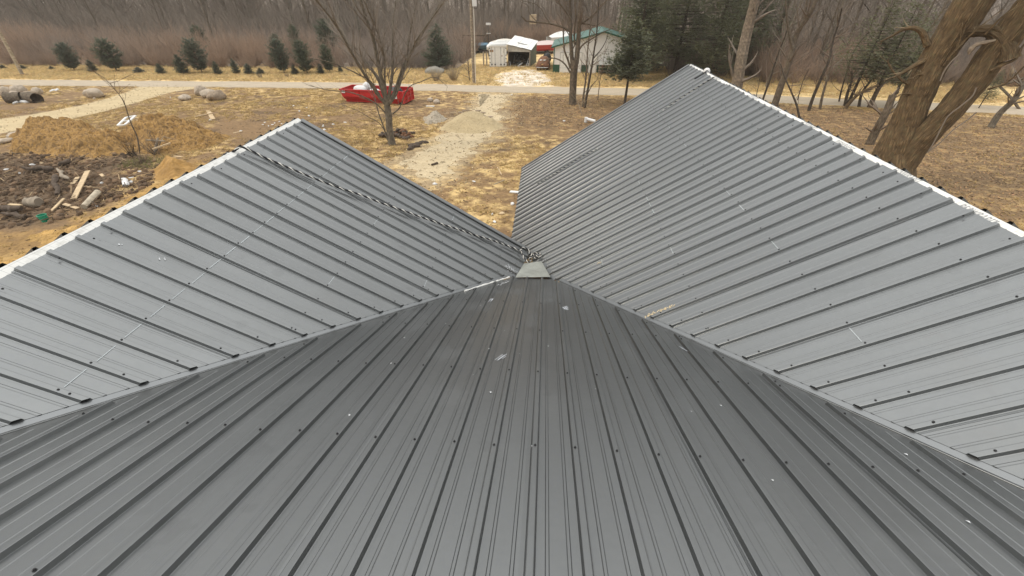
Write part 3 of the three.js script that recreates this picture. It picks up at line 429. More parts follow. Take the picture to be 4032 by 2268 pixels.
/* things lying on the roof */
function ropeStrands(o, P, r, closed) { // three laid strands
  const curve = new THREE.CatmullRomCurve3(P.map(q => V(...q)), closed), L = curve.getLength(), n = Math.round(L / 0.013), fr = curve.computeFrenetFrames(n, closed), pts = curve.getSpacedPoints(n);
  [M.ropeW, M.ropeK, M.ropeK2].forEach((mat, s) => { const g = new GB(), Q = []; for (let i = 0; i <= n; i++) { const a = i / n * L * 6.283 / (r * 9.5) + s * 2.0944, c = Math.cos(a) * r * 0.55, e = Math.sin(a) * r * 0.55, nn = fr.normals[i], b = fr.binormals[i]; Q.push([pts[i].x + nn.x * c + b.x * e, pts[i].y + nn.y * c + b.y * e, pts[i].z + nn.z * c + b.z * e]); } g.tube(Q, Q.map(() => r * 0.55), 5); mesh('strand', g, mat, o); });
}
M.ropeW = std(0.70, 0.68, 0.62, 0.95); M.ropeK = std(0.03, 0.03, 0.034, 0.95); M.ropeK2 = std(0.022, 0.022, 0.025, 0.95);
{
  const o = thing('rope', 'long black and white braided rope lying across the shorter roof wing', 'rope');
  const line = [[-3.850,6.969,-4.476],[-3.833,6.958,-4.575],[-3.803,6.939,-4.609],[-3.792,6.932,-4.679],[-3.545,6.778,-4.758],[-3.221,6.578,-4.821],[-2.923,6.392,-4.929],[-2.606,6.196,-5.052],[-2.339,6.030,-5.162],[-2.050,5.851,-5.265],[-1.752,5.665,-5.405],[-1.429,5.465,-5.538],[-1.177,5.308,-5.668],[-0.908,5.140,-5.789],[-0.664,4.989,-5.912],[-0.444,4.852,-5.978]];
  const lift = line.map((q, i) => { const h = i < 2 ? -0.02 : i === 3 ? 0.06 : 0.042 + (i % 2) * 0.012; return [q[0] + FL.N.x * h, q[1] + FL.N.y * h, q[2] + FL.N.z * h]; });
  ropeStrands(o, lift, 0.0132);
  const loop = [[-0.408,4.830,-5.948],[-0.398,4.823,-6.060],[-0.364,4.801,-6.135],[-0.309,4.767,-6.154],[-0.264,4.739,-6.121],[-0.229,4.718,-6.064],[-0.227,4.718,-5.960],[-0.250,4.734,-5.882],[-0.227,4.720,-5.842],[-0.277,4.751,-5.751],[-0.321,4.778,-5.794],[-0.351,4.796,-5.827],[-0.372,4.808,-5.882],[-0.382,4.814,-5.936]].map(q => [q[0] + FL.N.x * 0.05, q[1] + FL.N.y * 0.05 + 0.01, q[2] + FL.N.z * 0.05]);
  ropeStrands(o, loop, 0.0125, true);
  const tail = [[-0.377,4.526,-6.376],[-0.312,4.567,-6.266],[-0.251,4.607,-6.194],[-0.208,4.635,-6.193],[-0.129,4.686,-6.144],[-0.057,4.733,-6.062],[-0.028,4.751,-5.982],[-0.053,4.734,-5.936],[-0.115,4.694,-5.962],[-0.174,4.656,-6.062],[-0.213,4.631,-6.138],[-0.170,4.659,-6.124],[-0.097,4.706,-6.015],[-0.054,4.734,-5.975]].map(q => [q[0], q[1] + 0.06, q[2]]);
  ropeStrands(o, tail, 0.0125);
}
{
  const o = thing('rope', 'thin dark rope running down the longer roof wing from its ridge', 'rope');
  const line = [[3.423,7.051,-9.602],[3.375,7.020,-9.666],[3.082,6.828,-9.623],[2.759,6.615,-9.559],[2.368,6.358,-9.497],[1.758,5.957,-9.480],[1.314,5.665,-9.459],[0.904,5.396,-9.527],[0.518,5.143,-9.518],[0.169,4.914,-9.460],[-0.191,4.677,-9.487]];
  const P = line.map((q, i) => { const h = i < 1 ? 0.05 : i === 4 || i === 5 || i === 6 ? 0.016 : 0.038; return [q[0] + FR.N.x * h, q[1] + FR.N.y * h, q[2] + FR.N.z * h]; });
  ropeStrands(o, P, 0.011);
}
{
  const q = [[3.402,7.044,-10.346]], c = FR.at(0, 0); const p = V(...q[0]).sub(FR.O), u = p.dot(FR.U);
  const b = FR.at(u, RRIDGE + 0.0, 0.0), o = thing('vent_cap', 'white rounded cap on the ridge near the far gable end', 'cap', undefined, b[0], b[1], b[2]);
  const g = new GB(); const prof = [[0.070, -0.08], [0.074, -0.01], [0.070, 0.03], [0.054, 0.062], [0.024, 0.080], [0.001, 0.083]]; const rows = prof.map(([r, y]) => Array.from({ length: 17 }, (_, j) => g.v(Math.cos(j / 16 * 6.2832) * r, y, Math.sin(j / 16 * 6.2832) * r))); for (let i = 0; i < rows.length - 1; i++) for (let j = 0; j < 16; j++) g.i.push(rows[i][j], rows[i][j + 1], rows[i + 1][j + 1], rows[i][j], rows[i + 1][j + 1], rows[i + 1][j]); mesh('dome', g, M.plastic, o);
  const k = new GB(); k.tube(Array.from({ length: 14 }, (_, j) => [Math.cos(j / 13 * 6.2832) * 0.078, -0.01 + 0.004 * Math.sin(j * 3), Math.sin(j / 13 * 6.2832) * 0.078]), Array(14).fill(0.009), 5); mesh('strap', k, M.black, o);
  const s = thing('pry_bar', 'short black bar lying on the sheets below the white ridge cap', 'bar'), L = [[3.378,7.027,-10.273],[3.201,6.911,-10.276]], h = a => [a[0] + FR.N.x * 0.03, a[1] + FR.N.y * 0.03, a[2] + FR.N.z * 0.03]; const bar = new GB(); bar.tube([h(L[0]), h([(L[0][0] + L[1][0]) / 2, (L[0][1] + L[1][1]) / 2, (L[0][2] + L[1][2]) / 2]), h(L[1])], [0.012, 0.016, 0.018], 6); mesh('shaft', bar, M.black, s);
  const hk = new GB(); const e = h(L[0]); hk.tube([e, [e[0] + 0.05, e[1] + 0.05, e[2] - 0.01], [e[0] + 0.09, e[1] + 0.03, e[2] - 0.01]], [0.012, 0.012, 0.01], 6); mesh('hook', hk, M.black, s);
}

/* ------------------------------------------------ trees */
const sub = (a, b) => [a[0] - b[0], a[1] - b[1], a[2] - b[2]];
const lerp3 = (a, b, t) => [a[0] + (b[0] - a[0]) * t, a[1] + (b[1] - a[1]) * t, a[2] + (b[2] - a[2]) * t];
function bend(a, dir, len, n, wob, lift, r) { // a wandering limb
  const P = [a]; let d = V(...dir).normalize(), p = V(...a);
  for (let k = 0; k < n; k++) { d.x += rr(-wob, wob, r); d.y += rr(-wob, wob, r) + lift; d.z += rr(-wob, wob, r); d.normalize(); p = p.clone().addScaledVector(d, len / n); P.push([p.x, p.y, p.z]); }
  return P;
}
function twigs(g, P, r0, r, o, lev) { // side shoots along a limb, thinning out
  const n = P.length - 1, L = Math.hypot(...sub(P[n], P[0]));
  const cnt = Math.max(2, Math.round(L * o.dens * (lev === o.levels ? 1.6 : 1)));
  for (let k = 0; k < cnt; k++) {
    const t = 0.15 + 0.85 * Math.pow((k + r()) / cnt, 0.8), s = t * n, i = Math.min(n - 1, Math.floor(s)), a = lerp3(P[i], P[i + 1], s - i), d = sub(P[i + 1], P[i]), dl = Math.hypot(...d);
    const az = r() * 6.283, sp = rr(0.45, 1.0, r); const q = [d[0] / dl + Math.cos(az) * sp, d[1] / dl + rr(-0.15, 0.7, r) * (o.up ?? 1) * 0.6, d[2] / dl + Math.sin(az) * sp];
    const len = L * rr(0.22, 0.5, r) * (1 - t * 0.45), rad = r0 * (1 - t * 0.6) * (o.thick || 0.5);
    if (lev >= o.levels || rad < o.min * 1.2) { const e = Math.hypot(...q); const le = Math.min(len, o.twig) * rr(0.6, 1.2, r); g.spike(a, [a[0] + q[0] / e * le, a[1] + q[1] / e * le, a[2] + q[2] / e * le], Math.max(o.min, rad)); }
    else { const B = bend(a, q, len, 3, 0.22, 0.05 * (o.up ?? 1), r); g.tube(B, B.map((_, j) => Math.max(o.min * 0.6, rad * (1 - j / 3.4))), 3, false); twigs(g, B, rad, r, o, lev + 1); }
  }
}
function limb(gt, gc, P, r0, r1, o, r, sides = 7) { // stout limb: wood in gt, shoots in gc
  const n = P.length - 1; gt.tube(P, P.map((_, i) => r0 + (r1 - r0) * (i / n)), sides, true, 1); twigs(gc, P, r0 * 0.55 + r1 * 0.45, r, o, 1);
}
function dense(P, n) { const c = new THREE.CatmullRomCurve3(P.map(q => V(...q))); return c.getPoints(n).map(v => [v.x, v.y, v.z]); }
function bareTree(sd, h, r0, o) { // a whole tree at the origin
  const r = rngOf(sd), gt = new GB(), gc = new GB(), T = bend([0, -0.15, 0], [rr(-0.06, 0.06, r), 1, rr(-0.06, 0.06, r)], h, 10, 0.05, 0.03, r);
  gt.tube(T, T.map((_, i) => r0 * (i === 0 ? 1.25 : 1 - i / 11.5)), o.sides || 6, false, 1);
  for (let k = 0; k < o.n; k++) { const t = o.fork + (0.98 - o.fork) * Math.pow(k / o.n, 0.85), s = t * 10, i = Math.min(9, Math.floor(s)), a = lerp3(T[i], T[i + 1], s - i), az = k * 2.4 + r(), el = rr(0.35, 1.1, r); const len = h * o.len * (1 - t * 0.55) * rr(0.7, 1.2, r), rad = r0 * (1 - t * 0.8) * rr(0.28, 0.5, r); const B = bend(a, [Math.cos(az), el, Math.sin(az)], len, 5, 0.16, 0.07, r); gc.tube(B, B.map((_, j) => Math.max(o.min, rad * (1 - j / 5.5))), 4, false); twigs(gc, B, rad, r, o, 1); }
  twigs(gc, T.slice(6), r0 * 0.3, r, o, 1);
  return [gt.geo(), gc.geo()];
}
function plant(name, label, cat, group, geos, mats, x, z, ry = 0, s = 1) { const o = thing(name, label, cat, group, x, 0, z, ry); mesh('trunk', geos[0], mats[0], o); mesh('crown', geos[1], mats[1], o); if (Array.isArray(s)) o.scale.set(...s); else o.scale.setScalar(s); return o; }

{ // the many-stemmed tree in the yard
  const r = rngOf(41), gt = new GB(), gc = new GB(), o = { dens: 3.3, levels: 3, min: 0.013, twig: 1.3, up: 1, thick: 0.6 };
  const tr = thing('bare_tree', 'bare grey many-stemmed tree in the yard beside the gravel path', 'tree');
  const base = [[-10.8,-0.13,-27.43],[-10.78,0.49,-27.44],[-10.77,1.19,-27.44],[-10.69,1.86,-27.48],[-10.68,2.52,-27.48]];
  base[0][1] = -0.2; gt.tube(dense(base, 10), [0.30, 0.26, 0.245, 0.235, 0.23, 0.228, 0.225, 0.222, 0.22, 0.22, 0.21], 12, false, 1);
  const J = (P, k) => P.map((q, i) => [q[0], q[1], q[2] + k * i * i * 0.09]);
  const stems = [[[[-10.69,2.44,-27.47],[-10.7,3.32,-27.47],[-10.7,4.39,-27.47],[-10.67,5.41,-27.48],[-10.63,6.38,-27.5],[-10.72,7.43,-27.46],[-10.71,8.55,-27.47],[-10.63,9.96,-27.5]], 0.155, 0.05, 0.35], [[[-10.68,2.52,-27.48],[-10.29,3.69,-27.63],[-10.05,4.66,-27.73],[-9.96,5.66,-27.76],[-9.83,6.89,-27.81],[-9.57,8.18,-27.91],[-9.28,9.74,-28.03]], 0.115, 0.03, -0.5],
    [[[-10.71,2.61,-27.47],[-11.07,3.19,-27.33],[-11.26,3.82,-27.25],[-11.49,4.57,-27.16],[-11.72,5.58,-27.07],[-11.86,6.61,-27.02],[-12.06,7.58,-26.94],[-12.32,8.44,-26.83],[-12.62,9.6,-26.72]], 0.12, 0.03, 0.6], [[[-10.63,2.6,-27.5],[-10.11,3.36,-27.7],[-9.77,4.04,-27.84],[-9.42,4.78,-27.97],[-8.77,5.62,-28.23],[-8.11,6.58,-28.49],[-7.48,7.51,-28.74],[-6.7,8.54,-29.04],[-6.02,9.65,-29.31]], 0.11, 0.025, -0.3],
    [[[-10.64,2.52,-27.49],[-10.07,3.12,-27.72],[-9.54,4.03,-27.93],[-8.91,5.12,-28.17],[-8.25,6.1,-28.43],[-7.31,7.04,-28.8],[-6.48,7.77,-29.13],[-5.67,8.54,-29.45]], 0.085, 0.02, 0.7], [[[-10.71,2.61,-27.47],[-10.86,3.49,-27.41],[-11.05,4.11,-27.33],[-11.53,4.72,-27.14],[-12.13,5.32,-26.91],[-12.73,5.83,-26.68],[-13.27,6.45,-26.46],[-13.8,7.23,-26.25],[-14.15,8.09,-26.12]], 0.085, 0.018, -0.8],
    [[[-10.99,3.18,-27.36],[-11.37,4.05,-27.21],[-11.88,4.45,-27.01],[-12.51,4.91,-26.76],[-13.2,5.29,-26.49],[-13.9,5.53,-26.21]], 0.055, 0.012, 0.5], [[[-10.63,2.84,-27.5],[-10.53,4.08,-27.54],[-10.26,5.18,-27.64],[-10.19,6.23,-27.67],[-10.2,7.23,-27.67],[-10.23,8.18,-27.66],[-10.19,9.5,-27.67]], 0.075, 0.02, 0.9],
    [[[-9.67,4.19,-27.88],[-9.17,4.91,-28.07],[-8.87,5.98,-28.19],[-8.48,7.13,-28.34],[-8.05,8.17,-28.51],[-7.79,9.1,-28.61]], 0.06, 0.014, 0.2], [[[-10.45,2.01,-27.57],[-10.09,2.24,-27.71],[-9.85,2.47,-27.8],[-9.13,3.62,-28.09],[-8.21,3.96,-28.45],[-7.3,4.23,-28.81],[-6.53,3.72,-29.11]], 0.05, 0.01, 0.5],
    [[[-10.78,1.95,-27.44],[-11.11,2.55,-27.31],[-11.69,3.15,-27.08],[-12.36,3.57,-26.82],[-13.18,3.85,-26.5],[-13.8,4.25,-26.25]], 0.05, 0.01, 0.9], [[[-11.01,0.34,-27.35],[-11.16,1.39,-27.29],[-11.34,2.16,-27.22],[-11.46,2.74,-27.17],[-11.74,3.69,-27.06],[-11.88,4.45,-27.01]], 0.055, 0.012, -0.6], [[[-11.02,0.78,-27.35],[-11.3,1.49,-27.24],[-11.77,1.95,-27.05],[-12.28,2.47,-26.85],[-12.8,2.9,-26.65]], 0.03, 0.008, 0.6]];
  for (const [P, a, b, k] of stems) limb(gt, gc, dense(J(P, k), 14), a, b, o, r, 7);
  mesh('trunk', gt, M.barkGrey, tr); mesh('crown', gc, M.twigGrey, tr);
}
{ // the forked tree by the road in front of the barn
  const r = rngOf(43), gt = new GB(), gc = new GB(), o = { dens: 2.1, levels: 3, min: 0.014, twig: 1.2, thick: 0.55 };
  const tr = thing('bare_tree', 'tall dark forked bare tree beside the road, in front of the white barn', 'tree');
  const base = [[2.13,-0.14,-41.01],[2.09,0.51,-41.02],[2.04,1.4,-41.02],[2.01,2.36,-41.02],[2.01,3.21,-41.02],[2,3.71,-41.02]]; base[0][1] = -0.2; gt.tube(dense(base, 10), [0.42, 0.36, 0.33, 0.325, 0.32, 0.32, 0.32, 0.32, 0.33, 0.33, 0.30], 12, false, 1);
  for (const [P, a, b] of [[[[1.84,3.21,-41.03],[1.65,4.36,-41.04],[1.48,5.54,-41.05],[1.41,6.68,-41.05],[1.26,7.7,-41.06],[1.08,9.11,-41.07],[0.77,10.83,-41.08]], 0.19, 0.07], [[[2.15,3.38,-41.01],[2.18,4.6,-41.01],[2.16,5.78,-41.01],[2.1,6.9,-41.02],[2.12,7.99,-41.01],[2.16,9.37,-41.01],[2.26,10.81,-41.01]], 0.24, 0.09], [[[1.54,5.7,-41.04],[1.06,6,-41.07],[0.42,6.19,-41.1],[-0.32,6.36,-41.14],[-1.05,6.41,-41.18],[-1.77,6.45,-41.22],[-2.42,6.56,-41.25],[-2.83,6.97,-41.27],[-2.79,7.63,-41.27],[-2.67,8.43,-41.26]], 0.10, 0.025], [[[1.67,2.96,-41.04],[1.38,3.7,-41.05],[1.05,4.35,-41.07],[0.9,5.15,-41.08],[0.78,6.15,-41.08],[0.53,7.12,-41.1],[0.28,8.28,-41.11]], 0.10, 0.03], [[[1.7,2.62,-41.04],[1.27,3.2,-41.06],[0.77,3.61,-41.08],[0.29,3.79,-41.11],[-0.18,3.75,-41.13],[-0.55,3.64,-41.15],[-1.11,3.25,-41.18],[-1.77,2.99,-41.22]], 0.075, 0.012], [[[2.25,4.36,-41.01],[2.61,4.85,-40.99],[3.13,5.13,-40.96],[3.72,5.48,-40.93],[4.3,5.79,-40.9],[4.96,6.09,-40.87]], 0.085, 0.02], [[[1.46,6.61,-41.05],[0.87,7.27,-41.08],[0.31,7.85,-41.11],[-0.25,8.42,-41.14]], 0.08, 0.03], [[[2.24,6.31,-41.01],[2.95,6.76,-40.97],[3.66,7.34,-40.94],[4.19,7.91,-40.91],[4.61,8.54,-40.89]], 0.09, 0.03], [[[1.88,4.84,-41.03],[1.78,5.77,-41.03],[1.79,6.9,-41.03],[1.6,7.99,-41.04],[1.56,9.37,-41.04]], 0.09, 0.04], [[[-0.32,6.36,-41.14],[-0.8,6.9,-41.17],[-1.08,7.34,-41.18],[-1.63,7.71,-41.21],[-2.26,7.85,-41.24],[-2.89,8,-41.27]], 0.05, 0.012], [[[-1.41,6.43,-41.2],[-2.15,7.12,-41.24],[-2.25,7.56,-41.24],[-2.71,7.85,-41.26]], 0.035, 0.01], [[[2.28,6.38,-41.01],[2.91,6.31,-40.97],[3.54,6.24,-40.94],[4.36,6.69,-40.9]], 0.06, 0.015]]) limb(gt, gc, dense(P.map((q, i) => [q[0], q[1], q[2] + rr(-0.12, 0.12, r) * i]), 12), a, b, o, r, 7);
  mesh('trunk', gt, M.bark, tr); mesh('crown', gc, M.twig, tr);
}
function slender(name, label, pts, r0, r1, sd, mats = [M.barkDark, M.twig], dens = 1.2, sway = 0.1, group, more = []) {
  const r = rngOf(sd), gt = new GB(), gc = new GB(), o = { dens: dens * 1.25, levels: 3, min: 0.010, twig: 0.9 }, tr = thing(name, label, 'tree', group);
  pts[0][1] = -0.15; const P = dense(pts.map((q, i) => [q[0], q[1], q[2] + rr(-sway, sway, r) * i]), 12); limb(gt, gc, P, r0, r1, o, r, 7);
  for (let k = 0; k < 7; k++) { const t = rr(0.3, 0.95, r), a = P[Math.floor(t * 12)], az = r() * 6.283, B = bend(a, [Math.cos(az), rr(0.3, 1.1, r), Math.sin(az)], rr(0.8, 2.2, r), 4, 0.2, 0.05, r); gc.tube(B, B.map((_, j) => r0 * 0.35 * (1 - j / 4.6)), 4, false); twigs(gc, B, r0 * 0.3, r, o, 1); }
  for (const [Q, a, b] of more) limb(gt, gc, dense(Q, 9), a, b, o, r, 6);
  mesh('trunk', gt, mats[0], tr); mesh('crown', gc, mats[1], tr); return tr;
}
slender('sapling', 'slender dark sapling just right of the tall forked tree', [[3,-0.02,-39.99],[3,0.98,-39.99],[3.05,2.02,-39.99],[3.05,3.19,-39.99],[2.99,4.94,-39.99],[3.06,6.73,-39.98],[3.02,8.55,-39.99]], 0.10, 0.03, 51, [M.bark, M.twig]);
slender('sapling', 'dark twin-stemmed sapling nearest the small pine by the road', [[3.17,-0.02,-39.58],[3.25,1.07,-39.57],[3.35,2.26,-39.56],[3.43,3.57,-39.56],[3.49,4.6,-39.55],[3.56,6.17,-39.55],[3.5,7.73,-39.55],[3.53,8.81,-39.55]], 0.12, 0.03, 52, [M.barkDark, M.twig], 1.4, 0.08, undefined, [[[[3.44,3.89,-39.56],[3.71,4.21,-39.54],[3.98,4.52,-39.51],[4.34,5.14,-39.49],[4.49,5.88,-39.47]], 0.06, 0.02], [[[3.28,1.15,-39.57],[3.66,1.93,-39.54],[4.19,2.49,-39.5]], 0.05, 0.01]]);
slender('sapling', 'thin grey whip of a sapling at the far road edge by the barn rack', [[4.62,-0.02,-42.81],[4.6,0.94,-42.81],[4.63,1.85,-42.81],[4.69,2.74,-42.8],[4.76,3.69,-42.79],[4.79,4.86,-42.79]], 0.045, 0.012, 53, [M.twig, M.twig], 0.8);
slender('sapling', 'broken leaning stick at the foot of the tall forked tree', [[2.84,-0,-36.45],[2.58,0.5,-36.47],[2.36,0.99,-36.49],[2.2,1.31,-36.5]], 0.04, 0.015, 54, [M.lumberGrey, M.twigTan], 0.4);
slender('sapling', 'thin bent bare sapling rising from the debris pit', [[-26.88,-0,-24.23],[-26.65,0.82,-24.49],[-26.59,1.31,-24.55],[-26.58,1.88,-24.57],[-26.5,2.88,-24.66],[-26.48,3.41,-24.67],[-26.52,3.79,-24.64],[-26.63,4.36,-24.51],[-26.82,4.81,-24.3]], 0.045, 0.008, 55, [M.bark, M.twig], 0.55, 0.02, undefined, [[[[-26.52,3.79,-24.64],[-26.42,4.21,-24.74],[-26.29,4.62,-24.89]], 0.012, 0.004], [[[-26.49,2.96,-24.66],[-26.34,3.31,-24.83],[-26.23,3.59,-24.95]], 0.012, 0.004]]);
// right-hand thicket
const thick = 'slender bare trees in the thicket along the road';
slender('bare_tree', 'pale flaky-barked trunk standing just beyond the far roof ridge', [[17.2,-0.01,-41.95],[17.01,0.99,-42.03],[16.86,2.08,-42.09],[16.67,3.65,-42.17],[16.63,5.15,-42.19],[16.54,6.76,-42.23],[16.42,7.94,-42.27],[16.17,9.24,-42.38]], 0.55, 0.34, 61, [M.barkPale, M.twigGrey], 0.6, 0.05);
slender('bare_tree', 'dark leaning trunk with a high fork, right of the pale flaky trunk', [[20.64,-0.07,-41.65],[20.63,1.22,-41.66],[20.64,2.5,-41.65],[20.57,4.03,-41.69],[20.58,4.82,-41.69],[20.55,5.96,-41.7],[20.57,6.69,-41.69],[20.6,7.59,-41.67],[20.58,8.62,-41.69]], 0.30, 0.12, 62, [M.bark, M.twig], 1.2, 0.1, undefined, [[[[20.54,4.52,-41.7],[19.81,5.84,-42.07],[19.3,7.03,-42.32],[18.97,7.93,-42.48],[18.5,9.15,-42.72]], 0.13, 0.05], [[[20.58,6.51,-41.68],[20.45,7.41,-41.75],[20.14,8.45,-41.9]], 0.1, 0.05]]);
[[[[20.33,-0.04,-43.57],[20.36,1.21,-43.56],[20.36,2.55,-43.56],[20.32,3.93,-43.58],[20.21,5.44,-43.63],[20.15,6.51,-43.66]], 0.10], [[[22.78,-0.03,-39.83],[22.74,1.15,-39.86],[22.7,2.28,-39.88],[22.69,3.28,-39.88],[22.75,4.06,-39.85],[22.71,5.08,-39.87],[22.63,6.42,-39.92],[22.15,7.45,-40.19]], 0.14], [[[24.11,-0.04,-40.57],[23.93,1.12,-40.68],[23.83,2.16,-40.73],[23.83,2.77,-40.73],[23.73,4.15,-40.8]], 0.12], [[[27.09,-0.07,-42.11],[26.83,1.07,-42.28],[26.68,2.03,-42.38],[26.62,2.76,-42.42]], 0.15], [[[20.66,-0.04,-36.74],[20.1,0.96,-37.06],[19.37,1.96,-37.47],[18.6,3.14,-37.9],[18.17,3.85,-38.14]], 0.09], [[[28.04,-0.07,-41.65],[27.85,1.18,-41.78],[27.91,2.35,-41.74],[28.08,3.59,-41.62],[28.03,4.95,-41.66]], 0.13], [[[28.83,-0.07,-41.45],[28.76,1.02,-41.49],[28.76,1.88,-41.49],[28.77,3.31,-41.48]], 0.19], [[[20.39,-0.03,-45.07],[20.3,0.59,-45.11],[20.19,1.17,-45.16],[20,2.08,-45.24]], 0.04], [[[23.81,-0.03,-44.11],[23.74,0.92,-44.15],[23.69,1.82,-44.17],[23.72,2.71,-44.15]], 0.05], [[[27.45,-0.02,-43.74],[27.21,0.89,-43.89],[27.06,2.22,-43.99],[26.99,4.23,-44.03],[27.14,5.64,-43.94]], 0.08], [[[36.92,-0.25,-48.8],[36.81,1.22,-48.88],[36.61,3.09,-49.03],[36.35,4.65,-49.23],[36.24,6.58,-49.31],[36.23,7.8,-49.32]], 0.12], [[[34.9,-0.13,-47.36],[34.77,0.95,-47.46],[34.59,2.56,-47.59],[34.34,3.89,-47.78]], 0.14]].forEach(([P, r0], i) =>
  slender('bare_tree', ['thin dark tree left of the dark leaning forked trunk', 'bent dark tree leaning right, first of the close pair by the road', 'straight dark tree, second of the close pair by the road', 'short dark trunk under the roadside pine foliage', 'crooked pale sapling leaning left in front of the road', 'dark leaning trunk under the roadside pines', 'stout dark trunk nearest the great leaning tree', 'thin upright whip beside the pale flaky trunk', 'thin leaning whip right of the dark forked trunk', 'slim dark tree crossing the pine foliage', 'slim bare tree behind the great leaning tree trunk', 'short dark tree just left of the great leaning tree'][i], P, r0, r0 * 0.35, 70 + i, i % 4 === 2 ? [M.bark, M.twigGrey] : [M.barkDark, M.twig], 1.1, 0.12, thick));
slender('fallen_log', 'leaning mossy pole at the foot of the roadside pines', [[26.19,-0.03,-40.69],[26.35,0.57,-40.59],[26.55,1.14,-40.46],[26.81,1.54,-40.29],[27.52,2.14,-39.84]], 0.17, 0.10, 90, [M.barkBig, M.twig], 0.1, 0.0);
slender('bare_tree', 'leaning grey trunk at the right edge beyond the great tree', [[33.87,-0.04,-35.2],[33.9,1.01,-35.17],[33.93,2.02,-35.14],[34.03,2.93,-35.05],[34.12,4.04,-34.96]], 0.22, 0.14, 91, [M.barkGrey, M.twigGrey], 0.9, 0.1);
slender('bare_tree', 'dark leaning trunk directly behind the great leaning tree', [[22.04,-0.07,-30.07],[22.01,0.79,-30.09],[22,1.64,-30.1],[22.02,2.3,-30.09],[22.04,3.1,-30.07]], 0.26, 0.2, 92, [M.bark, M.twig], 0.3, 0.05);
slender('fallen_log', 'thin arching dead limb at the right edge of the picture', [[41.56,-0.05,-41.53],[40.78,0.81,-42.32],[40.04,1.53,-43.06],[39.95,1.62,-43.15],[40.34,2.01,-42.76],[40.75,2.39,-42.35],[41.29,2.78,-41.81]], 0.10, 0.08, 93, [M.bark, M.twig], 0.8, 0.02);
{ // the great leaning tree
  const r = rngOf(47), gt = new GB(), gc = new GB(), o = { dens: 1.5, levels: 3, min: 0.009, twig: 1.1 };
  const tr = thing('bare_tree', 'great old leaning tree with two mossy trunks and broken stubs', 'tree');
  const ring = (P, R) => { // furrowed trunk
    const Q = dense(P, 70), n = Q.length - 1, sides = 72; let prev = null, rows = [], len = 0;
    for (let k = 0; k <= n; k++) {
      const A = Q[Math.max(0, k - 1)], B = Q[Math.min(n, k + 1)], d = V(...sub(B, A)).normalize(); let s = prev ? prev.clone().addScaledVector(d, -prev.dot(d)) : V(1, 0, 0).addScaledVector(d, -d.x); s.normalize(); prev = s; const t = d.clone().cross(s);
      if (k) len += Math.hypot(...sub(Q[k], Q[k - 1])); const q = k / n * (R.length - 1), i = Math.min(R.length - 2, Math.floor(q)), r0 = R[i] + (R[i + 1] - R[i]) * (q - i), row = [];
      for (let j = 0; j <= sides; j++) { const an = j / sides * 6.28319, jj = j % sides, cx = Math.cos(an), cy = Math.sin(an); const fur = Math.abs(fbm(jj / sides * 44 + fbm(cx * 2 + len * 1.1, cy * 2, 2) * 1.6, len * 0.8 + R[0] * 9, 3) - 0.5) * 2; const lump = fbm(cx * 1.2 + 5, len * 0.6 + cy * 1.2 + R[0] * 4, 3) - 0.5; const r1 = r0 * (1 + 0.26 * lump) + 0.085 * (fur - 0.3); row.push(gt.v(Q[k][0] + s.x * cx * r1 + t.x * cy * r1, Q[k][1] + s.y * cx * r1 + t.y * cy * r1, Q[k][2] + s.z * cx * r1 + t.z * cy * r1, j / sides * 5, len * 0.75)); }
      rows.push(row);
    }
    for (let k = 0; k < n; k++) for (let j = 0; j < sides; j++) gt.i.push(rows[k][j], rows[k][j + 1], rows[k + 1][j + 1], rows[k][j], rows[k + 1][j + 1], rows[k + 1][j]);
    return Q;
  };
  ring([[18.56,-0.63,-22.17],[18.26,0.53,-22.42],[18.04,1.53,-22.6],[17.95,2.39,-22.68],[17.86,3.46,-22.75],[17.78,4.41,-22.83],[17.73,5.33,-22.86],[17.76,6.25,-22.84],[17.82,7.02,-22.79],[17.85,7.8,-22.76],[17.89,8.45,-22.73],[17.89,9.32,-22.73]], [1.15, 0.98, 0.80, 0.66, 0.63, 0.62, 0.62, 0.66, 0.70, 0.66]);
  ring([[18.33,1.06,-22.36],[18.48,2.27,-22.23],[18.67,3.14,-22.07],[18.85,3.97,-21.92],[18.96,4.78,-21.83],[19.03,5.5,-21.77],[19.04,6.22,-21.76],[19.11,6.91,-21.7],[19.2,7.7,-21.63],[19.25,8.44,-21.59]], [0.74, 0.60, 0.55, 0.53, 0.52, 0.50, 0.52, 0.50]);
  const arch = [[17.47,6.54,-23.08],[17.66,6.8,-22.93],[17.91,7.03,-22.71],[18.21,7.11,-22.46],[18.56,7.09,-22.17],[18.91,6.8,-21.88],[19.18,6.43,-21.65],[19.29,6.14,-21.55]]; ring(arch.map((q, i) => [q[0], q[1], q[2] + 0.35]), [0.30, 0.22, 0.20, 0.22, 0.26, 0.34]);
  limb(gt, gc, dense([[17.25,5.93,-23.27],[16.95,5.73,-23.53],[16.59,5.41,-23.83],[16.32,5.23,-24.05],[16.03,5.1,-24.3]].map((q, i) => [q[0], q[1], q[2] + 0.5 + i * 0.25]), 10), 0.14, 0.02, { ...o, dens: 2.4 }, r, 6);
  limb(gt, gc, dense([[17.14,6.46,-23.36],[16.78,6.96,-23.67],[16.46,7.13,-23.94],[16.13,7.08,-24.21],[15.87,6.8,-24.43],[15.55,6.56,-24.7]].map((q, i) => [q[0], q[1], q[2] + 0.4 + i * 0.1]), 10), 0.16, 0.03, o, r, 6);
  limb(gt, gc, dense([[18.95,5.7,-21.84],[19.13,5.98,-21.68],[19.33,6.2,-21.52],[19.29,6.68,-21.55],[19.41,7.07,-21.46]].map(q => [q[0], q[1], q[2] + 0.6]), 10), 0.09, 0.02, o, r, 6);
